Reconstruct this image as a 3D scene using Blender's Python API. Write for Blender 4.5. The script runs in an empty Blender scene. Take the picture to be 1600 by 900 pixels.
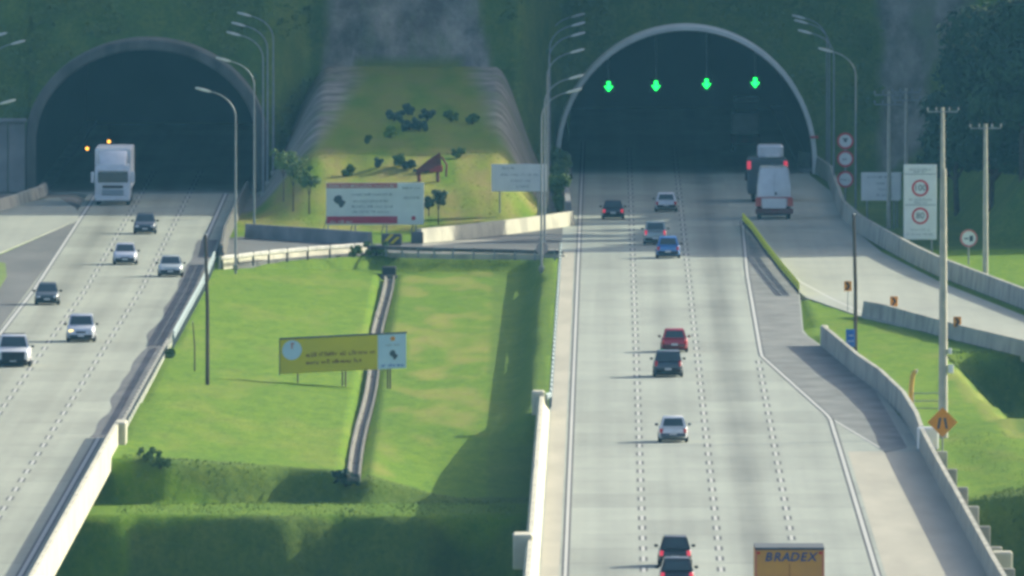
import bpy, math, random
from mathutils import Vector, noise
random.seed(7)
R = math.radians
scene = bpy.context.scene
COL = scene.collection

# ------------------------------------------------------------------ camera, sky, sun, exposure
F = 38700.0          # focal length in pixels of a 1600 px wide frame
H = 50.0             # camera height above the carriageways
cam_d = bpy.data.cameras.new('camera'); cam = bpy.data.objects.new('camera', cam_d); COL.objects.link(cam)
cam_d.sensor_width = 36.0; cam_d.lens = 36.0 * F / 1600.0
cam_d.clip_start = 5.0; cam_d.clip_end = 9000.0
cam.location = (0, 0, H)
cam.rotation_euler = (R(90) - math.atan(1150.0 / F), 0, 0)
scene.camera = cam

SUN_EL = R(24.0); SUN_AZ = math.atan2(0.80, 0.60)      # azimuth from +Y towards +X
world = bpy.data.worlds.new('World'); scene.world = world; world.use_nodes = True
wn = world.node_tree.nodes; wl = world.node_tree.links
sky = wn.new('ShaderNodeTexSky'); sky.sky_type = 'NISHITA'; sky.sun_disc = False
sky.sun_elevation = SUN_EL; sky.sun_rotation = SUN_AZ
sky.altitude = 700.0; sky.air_density = 0.6; sky.dust_density = 5.0; sky.ozone_density = 0.4
wl.new(sky.outputs[0], wn['Background'].inputs[0]); wn['Background'].inputs[1].default_value = 0.122

sun_d = bpy.data.lights.new('sun', 'SUN'); sun = bpy.data.objects.new('sun', sun_d); COL.objects.link(sun)
sun_d.energy = 2.9; sun_d.angle = R(0.55); sun_d.color = (1.0, 0.96, 0.76)
S = Vector((math.sin(SUN_AZ) * math.cos(SUN_EL), math.cos(SUN_AZ) * math.cos(SUN_EL), math.sin(SUN_EL)))
sun.rotation_euler = (-S).to_track_quat('-Z', 'Y').to_euler(); sun.location = (300, 1900, 300)

scene.view_settings.view_transform = 'Standard'; scene.view_settings.look = 'None'
scene.view_settings.gamma = 1.0; scene.view_settings.use_curve_mapping = False
scene.view_settings.exposure = 1.25
scene.cycles.filter_width = 3.2      # a long lens through warm air: slightly soft
scene.cycles.max_bounces = 6
scene.cycles.volume_bounces = 0

# ------------------------------------------------------------------ helpers
def G(px, py, z=0.0):
    """where the line of sight of a frame point meets the level z"""
    Y = F * (H - z) / (py + 700.0)
    return ((px - 800.0) * Y / F, Y)
def G3(px, py, z=0.0):
    x, y = G(px, py, z); return (x, y, z)
def zat(py, Y): return H - (py + 700.0) * Y / F
def xat(px, Y): return (px - 800.0) * Y / F
def sm(t): t = max(0.0, min(1.0, t)); return t * t * (3 - 2 * t)
def interp(x, pts):
    if x <= pts[0][0]: return pts[0][1]
    for (a, b), (c, d) in zip(pts, pts[1:]):
        if x <= c: return b + (d - b) * (x - a) / (c - a)
    return pts[-1][1]
def nz(x, y, z=0.0): return noise.noise(Vector((x, y, z)))

class MB:
    def __init__(s): s.v = []; s.f = []; s.uv = None
    def add(s, vs, fs):
        o = len(s.v); s.v += [tuple(p) for p in vs]; s.f += [tuple(i + o for i in f) for f in fs]; return s
    def box(s, c, d, rz=0.0, taper=1.0):
        x, y, z = d[0] / 2, d[1] / 2, d[2] / 2; ca, sa = math.cos(rz), math.sin(rz); vs = []
        for k in (-1, 1):
            t = taper if k == 1 else 1.0
            for a, b in ((-1, -1), (1, -1), (1, 1), (-1, 1)):
                px, py = a * x * t, b * y * t
                vs.append((c[0] + px * ca - py * sa, c[1] + px * sa + py * ca, c[2] + k * z))
        return s.add(vs, [(3, 2, 1, 0), (4, 5, 6, 7), (0, 1, 5, 4), (1, 2, 6, 5), (2, 3, 7, 6), (3, 0, 4, 7)])
    def bbox(s, c, d, b=0.05):
        """box with chamfered edges"""
        x, y, z = d[0] / 2, d[1] / 2, d[2] / 2; b = min(b, x * .9, y * .9, z * .9)
        rings = []
        for zz, i in ((-z, b), (-z + b, 0), (z - b, 0), (z, b)):
            X, Yy = x - i, y - i; q = b if i == 0 else b * 0.6
            rings.append([(c[0] + p[0], c[1] + p[1], c[2] + zz) for p in
                ((-X + q, -Yy), (X - q, -Yy), (X, -Yy + q), (X, Yy - q), (X - q, Yy), (-X + q, Yy), (-X, Yy - q), (-X, -Yy + q))])
        return s.loft(rings)
    def loft(s, rings, caps=True, closed=True):
        n = len(rings[0]); vs = [p for r in rings for p in r]; fs = []
        for i in range(len(rings) - 1):
            for j in range(n if closed else n - 1):
                k = (j + 1) % n
                fs.append((i * n + j, i * n + k, (i + 1) * n + k, (i + 1) * n + j))
        if caps and closed:
            fs.append(tuple(range(n - 1, -1, -1))); fs.append(tuple((len(rings) - 1) * n + j for j in range(n)))
        return s.add(vs, fs)
    def tube(s, path, r, n=8, caps=True):
        path = [Vector(p) for p in path]; rings = []
        rs = r if isinstance(r, (list, tuple)) else [r] * len(path)
        for i, p in enumerate(path):
            t = (path[min(i + 1, len(path) - 1)] - path[max(i - 1, 0)]).normalized()
            a = t.cross(Vector((0, 1, 0)) if abs(t.y) < .9 else Vector((1, 0, 0))).normalized(); b = t.cross(a)
            rings.append([p + rs[i] * (math.cos(2 * math.pi * k / n) * a + math.sin(2 * math.pi * k / n) * b) for k in range(n)])
        return s.loft(rings, caps)
    def sweep(s, prof, path, caps=True):
        """prof: (lateral to the right of travel, z) closed loop; path: 3-D points"""
        rings = []
        for i, p in enumerate(path):
            a, b = path[max(i - 1, 0)], path[min(i + 1, len(path) - 1)]
            t = Vector((b[0] - a[0], b[1] - a[1])).normalized(); nx, ny = t.y, -t.x
            rings.append([(p[0] + nx * u, p[1] + ny * u, p[2] + w) for u, w in prof])
        return s.loft(rings, caps)
    def prism(s, poly, z0, z1):
        n = len(poly)
        vs = [(p[0], p[1], z0) for p in poly] + [(p[0], p[1], z1) for p in poly]
        return s.add(vs, [tuple(range(n - 1, -1, -1)), tuple(range(n, 2 * n))] + [(i, (i + 1) % n, n + (i + 1) % n, n + i) for i in range(n)])
    def vprism(s, poly, y0, y1):
        """poly in x,z; thickness along y (y0 is the face towards -Y)"""
        n = len(poly)
        vs = [(p[0], y0, p[1]) for p in poly] + [(p[0], y1, p[1]) for p in poly]
        return s.add(vs, [tuple(range(n)), tuple(range(2 * n - 1, n - 1, -1))] + [(i, n + i, n + (i + 1) % n, (i + 1) % n) for i in range(n)])
    def build(s, name, mat, parent=None, smooth=False, loc=None, fix=True):
        me = bpy.data.meshes.new(name); me.from_pydata(s.v, [], s.f)
        me.update()
        if fix:
            import bmesh
            bm = bmesh.new(); bm.from_mesh(me); bmesh.ops.recalc_face_normals(bm, faces=bm.faces); bm.to_mesh(me); bm.free()
        if mat: me.materials.append(mat)
        if smooth:
            me.polygons.foreach_set('use_smooth', [True] * len(me.polygons))
            me.set_sharp_from_angle(angle=R(38))
        o = bpy.data.objects.new(name, me); COL.objects.link(o)
        if parent: o.parent = parent
        if loc: o.location = loc
        return o
def tag(o, label=None, cat=None, group=None, kind=None):
    if label: o['label'] = label
    if cat: o['category'] = cat
    if group: o['group'] = group
    if kind: o['kind'] = kind
    return o
def empty(name, loc, rz=0.0, label=None, cat=None, group=None):
    o = bpy.data.objects.new(name, None); COL.objects.link(o); o.location = loc; o.rotation_euler = (0, 0, rz)
    o.empty_display_size = 0.3
    return tag(o, label, cat, group)
def copy_tree(o, parent=None):
    c = o.copy(); COL.objects.link(c); c.parent = parent
    for ch in list(o.children): copy_tree(ch, c)
    return c

# ------------------------------------------------------------------ materials
def mat(name, a, b=None, scale=1.0, rough=0.8, metal=0.0, bump=0.0, detail=6.0, lo=0.35, hi=0.65, stretch=None, spec=0.3, coat=0.0, emit=None, es=0.0):
    m = bpy.data.materials.new(name); m.use_nodes = True; nt = m.node_tree; N = nt.nodes; L = nt.links
    p = N['Principled BSDF']; p.inputs['Roughness'].default_value = rough; p.inputs['Metallic'].default_value = metal
    p.inputs['Specular IOR Level'].default_value = spec; p.inputs['Coat Weight'].default_value = coat
    p.inputs['Base Color'].default_value = (*a, 1)
    if b is not None:
        tc = N.new('ShaderNodeTexCoord'); mp = N.new('ShaderNodeMapping'); no = N.new('ShaderNodeTexNoise'); cr = N.new('ShaderNodeMapRange'); mx = N.new('ShaderNodeMix')
        mx.data_type = 'RGBA'; L.new(tc.outputs['Object'], mp.inputs[0]); L.new(mp.outputs[0], no.inputs['Vector'])
        if stretch: mp.inputs['Scale'].default_value = stretch
        no.inputs['Scale'].default_value = scale; no.inputs['Detail'].default_value = detail
        cr.inputs['From Min'].default_value = lo; cr.inputs['From Max'].default_value = hi
        L.new(no.outputs[0], cr.inputs[0]); L.new(cr.outputs[0], mx.inputs['Factor'])
        mx.inputs['A'].default_value = (*a, 1); mx.inputs['B'].default_value = (*b, 1)
        L.new(mx.outputs['Result'], p.inputs['Base Color'])
        if bump:
            bp = N.new('ShaderNodeBump'); bp.inputs['Strength'].default_value = bump; bp.inputs['Distance'].default_value = 0.1
            L.new(no.outputs[0], bp.inputs['Height']); L.new(bp.outputs[0], p.inputs['Normal'])
    if emit:
        p.inputs['Emission Color'].default_value = (*emit, 1); p.inputs['Emission Strength'].default_value = es
    return m
M = {}
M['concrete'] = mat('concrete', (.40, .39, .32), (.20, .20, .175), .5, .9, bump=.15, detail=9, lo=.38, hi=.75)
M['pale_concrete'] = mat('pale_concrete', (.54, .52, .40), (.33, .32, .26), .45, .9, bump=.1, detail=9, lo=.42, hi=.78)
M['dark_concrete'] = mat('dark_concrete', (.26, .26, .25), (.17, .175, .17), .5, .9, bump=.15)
M['ring_dark'] = mat('stained_ring_concrete', (.145, .14, .125), (.07, .075, .065), .45, .95, stretch=(1.5, 1, .5), bump=.2)
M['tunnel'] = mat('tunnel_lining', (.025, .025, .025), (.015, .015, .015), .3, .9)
M['white_ring'] = mat('white_portal_paint', (.84, .84, .78), (.72, .73, .68), .6, .7)
M['asphalt'] = mat('asphalt', (.085, .092, .092), (.13, .136, .13), .5, .9, stretch=(.5, .06, 1), bump=.1)
M['asphalt_shadow'] = mat('painted_shadow_asphalt', (.075, .08, .085), (.12, .125, .13), .6, .9, stretch=(1, .2, 1))  # dark tone of the shadow band painted along the left carriageway
M['mark_white'] = mat('white_road_paint', (.46, .47, .43), (.40, .41, .38), 1.5, .8)
M['mark_black'] = mat('black_road_paint', (.045, .05, .055), (.09, .095, .1), 1.0, .8)
M['steel'] = mat('galvanised_steel', (.27, .29, .29), (.2, .22, .23), 2.0, .55, metal=.3)
M['rail'] = mat('guardrail_steel', (.20, .27, .28), (.13, .18, .19), 1.5, .6, metal=.2)
M['rail_old'] = mat('weathered_rail', (.19, .19, .18), (.10, .105, .10), .6, .8)
M['rail_white'] = mat('white_guardrail_paint', (.52, .51, .45), (.36, .36, .33), 1.2, .7)
M['rail_dark'] = mat('weathered_dark_rail', (.09, .10, .11), (.06, .065, .07), 1.2, .7)
M['yellow_paint'] = mat('yellow_green_paint', (.80, .80, .02), (.66, .68, .03), 1.2, .6)
M['lamp_shell'] = mat('lamp_shell', (.66, .66, .60), (.55, .56, .52), 2, .5)
M['wood'] = mat('dark_wood_pole', (.11, .085, .06), (.065, .05, .04), 3.0, .9, stretch=(1, 1, .15))
M['pole_conc'] = mat('pole_concrete', (.47, .45, .37), (.36, .35, .3), 1.5, .9)
M['sign_white'] = mat('sign_white', (.74, .76, .74), (.66, .68, .67), .9, .5)
M['sign_grey'] = mat('sign_print_grey', (.25, .29, .31))
M['sign_red'] = mat('sign_red', (.62, .03, .05), (.5, .03, .05), 2, .5)
M['sign_crimson'] = mat('sign_crimson', (.50, .015, .07), (.42, .02, .06), 2, .5)
M['sign_pink'] = mat('sign_faded_red', (.48, .11, .11), (.55, .22, .2), 2, .6)
M['sign_yellow'] = mat('sign_yellow', (.66, .55, .012), (.58, .50, .02), .5, .5)
M['sign_orange'] = mat('sign_orange', (.74, .27, .012), (.66, .26, .015), 1, .5)
M['sign_pale_blue'] = mat('sign_pale_blue', (.52, .68, .78), (.46, .62, .72), 1, .5)
M['sign_blue'] = mat('sign_blue', (.03, .14, .5), (.03, .12, .42), 2, .5)
M['print_dark'] = mat('print_dark', (.07, .085, .10))
M['print_brown'] = mat('print_brown', (.20, .07, .015))
M['black'] = mat('black_plastic', (.018, .019, .021), rough=.6)
M['rubber'] = mat('tyre_rubber', (.02, .02, .021), (.035, .034, .033), 6, .9)
M['rim'] = mat('wheel_rim', (.42, .43, .44), rough=.35, metal=.8)
M['glass'] = mat('car_glass', (.045, .065, .072), rough=.08, spec=.8)
M['lamp_red'] = mat('tail_lamp', (.55, .02, .035), rough=.2, spec=.5)
M['lamp_brake'] = mat('lit_tail_lamp', (.6, .03, .05), rough=.25, emit=(1, .06, .12), es=.22)
M['head'] = mat('headlamp', (.62, .66, .68), rough=.08, spec=.8)
M['head_on'] = mat('lit_indicator', (.9, .7, .3), rough=.2, emit=(1, .75, .25), es=.9)
M['green_lamp'] = mat('green_signal', (.05, .6, .15), emit=(.01, 1.0, .10), es=1.7)
M['orange_lamp'] = mat('orange_lamp', (.8, .35, .02), emit=(1, .42, .05), es=1.6)
M['plate'] = mat('number_plate', (.55, .56, .56), rough=.5)
M['rust'] = mat('rusty_red_steel', (.20, .05, .05), (.11, .045, .045), 1.5, .8)
M['box_orange'] = mat('orange_box_body', (.55, .28, .045), (.47, .24, .05), .8, .6)
M['print_blue'] = mat('dark_blue_print', (.06, .08, .17))
M['trunk'] = mat('bark', (.085, .065, .045), (.05, .04, .03), 4, .95)
M['leaf_dark'] = mat('leaf_dark', (.018, .055, .026), (.045, .10, .035), .5, .8, lo=.3, hi=.7)
M['leaf_mid'] = mat('leaf_mid', (.06, .135, .03), (.12, .20, .04), .6, .8)
M['leaf_bright'] = mat('leaf_bright', (.13, .24, .02), (.20, .30, .03), 1.0, .8)
M['leaf_blue'] = mat('leaf_bluegreen', (.035, .085, .06), (.06, .12, .075), 1.0, .8)
M['tall_grass'] = mat('tall_grass', (.085, .155, .022), (.15, .215, .03), .25, .9, lo=.3, hi=.7)
M['scrub'] = mat('scrub_leaves', (.06, .12, .02), (.13, .19, .03), .25, .9, lo=.3, hi=.7)
M['rock'] = mat('ditch_concrete', (.205, .20, .17), (.105, .105, .09), 1.1, .95, bump=.2)
PAINT = {}
def paint(key, c, metal=0.0, rough=.32):
    if key not in PAINT: PAINT[key] = mat('paint_' + key, c, tuple(x * .86 for x in c), 1.3, rough, metal=metal, spec=.5, coat=.5)
    return PAINT[key]

def road_mat(name, base, dirt, centres):
    """concrete pavement; UV = (metres across, metres along)"""
    m = bpy.data.materials.new(name); m.use_nodes = True; nt = m.node_tree; N = nt.nodes; L = nt.links
    p = N['Principled BSDF']; p.inputs['Roughness'].default_value = .85; p.inputs['Specular IOR Level'].default_value = .25
    uv = N.new('ShaderNodeUVMap'); sp = N.new('ShaderNodeSeparateXYZ'); L.new(uv.outputs[0], sp.inputs[0])
    def math_(op, a, b=None, c=None):
        n = N.new('ShaderNodeMath'); n.operation = op
        for i, x in enumerate((a, b, c)):
            if x is None: continue
            if isinstance(x, (int, float)): n.inputs[i].default_value = x
            else: L.new(x, n.inputs[i])
        return n.outputs[0]
    def noise_(sx, sy, sc, det=5):
        cb = N.new('ShaderNodeCombineXYZ'); L.new(math_('MULTIPLY', sp.outputs[0], sx), cb.inputs[0]); L.new(math_('MULTIPLY', sp.outputs[1], sy), cb.inputs[1])
        n = N.new('ShaderNodeTexNoise'); n.inputs['Scale'].default_value = sc; n.inputs['Detail'].default_value = det; L.new(cb.outputs[0], n.inputs['Vector']); return n.outputs[0]
    streak = None
    for c, w, amp in centres:
        d = math_('DIVIDE', math_('SUBTRACT', sp.outputs[0], c), w)
        g = math_('MULTIPLY', math_('POWER', 2.718, math_('MULTIPLY', math_('MULTIPLY', d, d), -1.0)), amp)
        streak = g if streak is None else math_('ADD', streak, g)
    wob = noise_(.25, .012, 1.0, 4)
    streak = math_('MULTIPLY', streak, math_('MULTIPLY_ADD', wob, 1.6, .1))
    patch = noise_(.12, .02, 1.0, 6)
    fine = noise_(.7, .1, 1.0, 4)
    # slab by slab tone and dark joints
    fl = N.new('ShaderNodeCombineXYZ'); L.new(math_('FLOOR', math_('DIVIDE', sp.outputs[0], 3.78)), fl.inputs[0]); L.new(math_('FLOOR', math_('DIVIDE', sp.outputs[1], 18.0)), fl.inputs[1])
    wnz = N.new('ShaderNodeTexWhiteNoise'); L.new(fl.outputs[0], wnz.inputs['Vector'])
    fr = math_('FRACT', math_('DIVIDE', sp.outputs[1], 18.0)); joint = math_('LESS_THAN', fr, .035)
    f = math_('ADD', streak, math_('MULTIPLY', math_('SUBTRACT', patch, .5), .75))
    f = math_('ADD', f, math_('MULTIPLY', math_('SUBTRACT', fine, .5), .35))
    f = math_('ADD', f, math_('MULTIPLY', math_('SUBTRACT', wnz.outputs[0], .5), .22))
    f = math_('ADD', f, math_('MULTIPLY', joint, .26))
    tyre = noise_(1.3, .004, 1.0, 3)
    f = math_('ADD', f, math_('MULTIPLY', math_('SUBTRACT', tyre, .5), .45))
    f = math_('ADD', f, .2)
    cl = N.new('ShaderNodeClamp'); L.new(f, cl.inputs[0])
    mx = N.new('ShaderNodeMix'); mx.data_type = 'RGBA'; L.new(cl.outputs[0], mx.inputs['Factor'])
    mx.inputs['A'].default_value = (*base, 1); mx.inputs['B'].default_value = (*dirt, 1)
    L.new(mx.outputs['Result'], p.inputs['Base Color'])
    return m
M['road_r'] = road_mat('right_pavement', (.325, .355, .30), (.115, .127, .115), [(2.1, .9, .14), (5.6, .9, .22), (9.6, .9, .5), (13.3, 1.0, .12)])
M['road_l'] = road_mat('left_pavement', (.335, .358, .29), (.125, .132, .108), [(1.9, 1.0, .42), (5.4, 1.0, .22), (9.1, .9, .08)])
M['road_ramp'] = road_mat('ramp_pavement', (.34, .36, .295), (.18, .19, .165), [(1e3, 1, .1)])
M['shoulder'] = mat('shoulder_concrete', (.40, .38, .30), (.33, .315, .25), .5, .9, stretch=(1, .1, 1))

def gore_mat():
    m = mat('gore_cobbles', (.20, .21, .195), (.125, .132, .125), 1.0, .9, stretch=(.5, .16, 1), detail=10, lo=.34, hi=.66)
    return m
M['gore'] = gore_mat()

def ground_mat():
    """grass / parched grass with painted sun / sprayed concrete / rough weeds with painted shade by the point attribute 'cover'"""
    m = bpy.data.materials.new('ground_cover'); m.use_nodes = True; nt = m.node_tree; N = nt.nodes; L = nt.links
    p = N['Principled BSDF']; p.inputs['Roughness'].default_value = .95; p.inputs['Specular IOR Level'].default_value = .08
    at = N.new('ShaderNodeAttribute'); at.attribute_name = 'cover'; sp = N.new('ShaderNodeSeparateColor'); L.new(at.outputs['Color'], sp.inputs[0])
    tc = N.new('ShaderNodeTexCoord')
    def noi(sc, st, det=6, rough=.6):
        mp = N.new('ShaderNodeMapping'); mp.inputs['Scale'].default_value = st; L.new(tc.outputs['Object'], mp.inputs[0])
        n = N.new('ShaderNodeTexNoise'); n.inputs['Scale'].default_value = sc; n.inputs['Detail'].default_value = det; n.inputs['Roughness'].default_value = rough; L.new(mp.outputs[0], n.inputs['Vector']); return n.outputs[0]
    def rng(x, a, b):
        r = N.new('ShaderNodeMapRange'); r.inputs['From Min'].default_value = a; r.inputs['From Max'].default_value = b; L.new(x, r.inputs[0]); return r.outputs[0]
    def mix(f, a, b):
        x = N.new('ShaderNodeMix'); x.data_type = 'RGBA'; L.new(f, x.inputs['Factor'])
        for k, c in (('A', a), ('B', b)):
            if isinstance(c, tuple): x.inputs[k].default_value = (*c, 1)
            else: L.new(c, x.inputs[k])
        return x.outputs['Result']
    big = noi(.22, (1, .12, 1)); mid = noi(.9, (1, .2, 1)); fin = noi(4.0, (1, .4, 1), 8, .7)
    g = mix(rng(big, .35, .68), (.098, .205, .008), (.158, .248, .014))
    g = mix(rng(fin, .3, .75), g, (.12, .205, .012))
    g = mix(rng(noi(1.1, (1, .16, 1), 9, .75), .42, .66), g, (.075, .16, .010))
    g = mix(rng(noi(2.6, (1, .25, 1), 9, .8), .52, .75), g, (.20, .265, .03))
    dry_light = mix(rng(mid, .35, .65), (.24, .27, .04), (.26, .225, .07))
    g = mix(sp.outputs[1], g, dry_light)
    weed_shade = mix(rng(noi(.5, (1, .3, 1)), .35, .65), (.072, .135, .020), (.13, .18, .03))
    weed_shade = mix(rng(noi(3.0, (1, .5, 1)), .4, .7), weed_shade, (.065, .115, .02))
    g = mix(sp.outputs[2], g, weed_shade)
    rk = mix(rng(noi(.35, (1, 1, .5), 9, .7), .38, .64), (.12, .113, .10), (.36, .335, .28))
    rk = mix(rng(noi(.18, (1.6, 1, .35), 5, .6), .5, .7), rk, (.17, .20, .12))
    g = mix(sp.outputs[0], g, rk)
    L.new(g, p.inputs['Base Color'])
    bp = N.new('ShaderNodeBump'); bp.inputs['Strength'].default_value = .5; bp.inputs['Distance'].default_value = .25
    L.new(noi(2.2, (1, .5, 1), 8, .7), bp.inputs['Height']); L.new(bp.outputs[0], p.inputs['Normal'])
    return m
M['ground'] = ground_mat()

# ------------------------------------------------------------------ alignment of the two carriageways
def eR(Y): return 2.6 + 3.0 * (Y - 1209.0) / 776.0            # left edge line of the right carriageway
def kL(Y): return -0.0037 * (1680.0 - Y) if Y < 1680 else 0.0    # bend of the left carriageway
LL = (-32.4, -28.9, -25.15, -22.1)
def pxp(pts, z=0.0): return [G(x, y, z) for x, y in pts]
R_edge = pxp([(1250, 275), (1165, 345), (1250, 458), (1256, 520), (1292, 546), (1372, 608), (1437, 690), (1550, 900), (1640, 1060)])
def xR(Y):
    return interp(Y, sorted((p[1], p[0]) for p in R_edge))
PORT_L = dict(Y=1934.0, cx=xat(228, 1934), rx=xat(228 + 172, 1934) - xat(228, 1934), zc=zat(222, 1934), ry=zat(78, 1934) - zat(222, 1934))
PORT_R = dict(Y=1994.0, cx=xat(1072, 1994), rx=xat(1072 + 197, 1994) - xat(1072, 1994), zc=zat(250, 1994), ry=zat(48, 1994) - zat(250, 1994))

# ------------------------------------------------------------------ terrain
def y_cross(X): return interp(X, [(-21, 1738), (-16, 1752), (-10, 1764), (4, 1764)])
def lawn(X): return interp(X, [(-21, -.25), (-8.6, -1.2), (40, -1.2)])
def hollow_edge(Y): return interp(Y, [(1392, 28.8), (1536, 27.0)])
def zt(X, Y):
    n1 = nz(X * .22, Y * .05, 1.0); n2 = nz(X * .9, Y * .25, 4.0)
    base = lawn(X) + .05 * n2 - 1.45 * sm((1455 - Y) / 80.0) * sm((X + 9.5) / 7.0)
    xr = eR(Y) - 2.35 + .45 * nz(Y * .022, 3.0, 8.0) + .4 * nz(Y * .07, 6.0, 2.0)
    # near drop to the bench and to the valley
    Yd = 1377 + 1.6 * n1 + .25 * n2 + 1.5 * nz(X * .2, 5.0, 2.0) - (3.0 if X < -16 else 0.0) * sm((-16 - X) / 4)
    if X > xR(Y) + .2 and X > 16:                       # right of the right carriageway
        z = -.06 + .06 * n2
        if Y > 1420:
            d = X - hollow_edge(Y) - .5 * n1
            if d > 0: z = min(z, -min(5.0, d * 1.1, max(0, (1546 + 2 * n1 - Y)) * .95, max(0, Y - 1420) * .5))
        if Y < 1420: z += .35 * sm((X - 24) / 4) + .25 * n1
        Yq = 1311 + 4.0 * n1 + 1.5 * n2 - 1.6 * (X - 23)
        if Y < Yq: z -= min(16.0, (Yq - Y) * .9)
        if Y > 1770:
            z = max(z, min(24.0, (X - 33.5) * 1.25) * sm((Y - 1781) / 9.0) * (1 + .15 * n1) ) if X > 33.5 else z
        return z
    if X < -33.5 + kL(Y):
        z = -.08 + .05 * n2
        if Y < 1376: z -= min(12.0, (1376 - Y) * .9)
        return z
    if X < -21.2 + kL(Y) and Y > 1395: return -.45
    if X > xr and Y > 1442: return -.45 if X > eR(Y) - 1.1 else -.10
    if Y > y_cross(X) + 1.0:
        if Y < 1834: return -.40
        m = sm((X + 20.3) / 5.8) * sm((3.2 - X) / 4.5)
        h = 4.4 * sm((Y - 1836) / 40.0) * .999 + max(0, Y - 1868) * .052
        h += .22 * math.sin((Y - 1836) * .42 + 2 * n1) * sm((Y - 1840) / 10.0) * sm((1885 - Y) / 10)
        return -.15 + m * (h + .12 * n1 + .015 * n2)
    z = base
    if Y > 1428: z += sm((X - (xr - 1.5)) / 1.5) * (-.10 - base) * sm((Y - 1428) / 14.0)
    z += sm((Y - (y_cross(X) - 1.6)) / 1.4) * (-.12 - z)
    if X < -20.6 + kL(Y): z = min(z, -.25)
    if abs(X + 8.75) < .62 and Y < 1755: z -= .35
    if Y < Yd:
        zb = min(-2.75, base - .05) + .05 * n2
        d_ = Yd - Y; z1 = z - (d_ * d_ * .42 if d_ < 1.5 else .945 + (d_ - 1.5) * 2.0)
        if z1 < zb: z1 = zb
        Yb = 1357 + 2.0 * n1 + .3 * n2 + 1.5 * nz(X * .2, 15.0, 2.0)
        if Y < Yb:
            d_ = Yb - Y; z1 = zb - min(11.0, d_ * d_ * .30 if d_ < 1.8 else .972 + (d_ - 1.8) * 1.5)
        z = z1
    return z
def frange(a, b, s):
    n = int(round((b - a) / s)); return [a + (b - a) * i / n for i in range(n)]
def cover_set(me, cols):
    at = me.attributes.new('cover', 'FLOAT_COLOR', 'POINT')
    at.data.foreach_set('color', [c for q in cols for c in (*q, 1.0)])
def terrain():
    xs = frange(-64, -38, 2.0) + frange(-38, -24, 1.0) + frange(-24, 8, .4) + frange(8, 19, 1.5) + frange(19, 42, .5) + frange(42, 66, 2.0) + [66]
    ys = frange(1185, 1300, 2.5) + frange(1300, 1395, .8) + frange(1395, 1560, 1.6) + frange(1560, 1740, 3.0) + frange(1740, 1790, 1.0) + frange(1790, 2012, 2.2) + [2012]
    vs = []; cs = []
    for Y in ys:
        for X in xs:
            z = zt(X, Y); vs.append((X, Y, z))
            dry_light = 0.0; weed_shade = 0.0; rock = 0.0
            n = nz(X * .15, Y * .02, 9.0); q = nz(X * .5, Y * .06, 3.0)
            if -21 < X < 3 and Y < 1765:
                dry_light = sm((q + n) * 1.5 + .05) * (.6 if X > -8 else .22)
                if -6.5 < X < -.5 and 1490 < Y < 1690: dry_light = max(dry_light, sm(.6 + q * 1.3 - abs(Y - 1600) / 150) * .75)
                if X > -1.2 or Y > y_cross(X) - 2.5: dry_light *= .2; weed_shade = .35
                if Y < 1379: weed_shade = .85 if not (1356 < Y < 1373) else .12  # bank faces darkened to paint in their shade, bench left bright
            elif X < 3.5 and Y > 1834:
                dry_light = sm(.7 + q * 1.2)  # yellower, lighter cover also paints sunlight onto the mound
                if Y > 1880: weed_shade = .35; dry_light *= .7; 
                xl = interp(Y, [(1872, -14.6), (1900, -12.9), (1950, -11.2)]); xh = interp(Y, [(1872, -.4), (1900, -2.3), (1950, -4.2)]); rock = max(sm((xl - X + .6 * n) / 2.2), sm((X - xh + .6 * n) / 2.2)) * sm((Y - 1872) / 14)
            elif X > 18:
                dry_light = sm(q * 1.5 - .05) * .25
                d = X - hollow_edge(Y)
                if 1400 < Y < 1546 and d > .3: weed_shade = .7
                elif 1390 < Y < 1520 and -1.0 < d <= .3: dry_light = .5
                if Y < 1312: weed_shade = .75
                if Y > 1776: weed_shade = .95; dry_light = 0
                if z > 2: weed_shade = 1.0
            cs.append((rock, dry_light, weed_shade))
    nx = len(xs); fs = [(j * nx + i, j * nx + i + 1, (j + 1) * nx + i + 1, (j + 1) * nx + i) for j in range(len(ys) - 1) for i in range(nx - 1)]
    b = MB(); b.v = vs; b.f = fs
    o = b.build('terrain', M['ground'], smooth=False, fix=False)
    o.data.polygons.foreach_set('use_smooth', [True] * len(o.data.polygons))
    cover_set(o.data, cs); tag(o, 'grassy ground, lawn and banks between the carriageways', kind='structure')
terrain()
g = MB(); g.prism([(-1400, -300), (1400, -300), (1400, 2900), (-1400, 2900)], -17.2, -17.0)
go = g.build('ground', mat('valley_ground', (.05, .10, .03), (.09, .14, .04), .05, .95)); tag(go, kind='structure')

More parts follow.
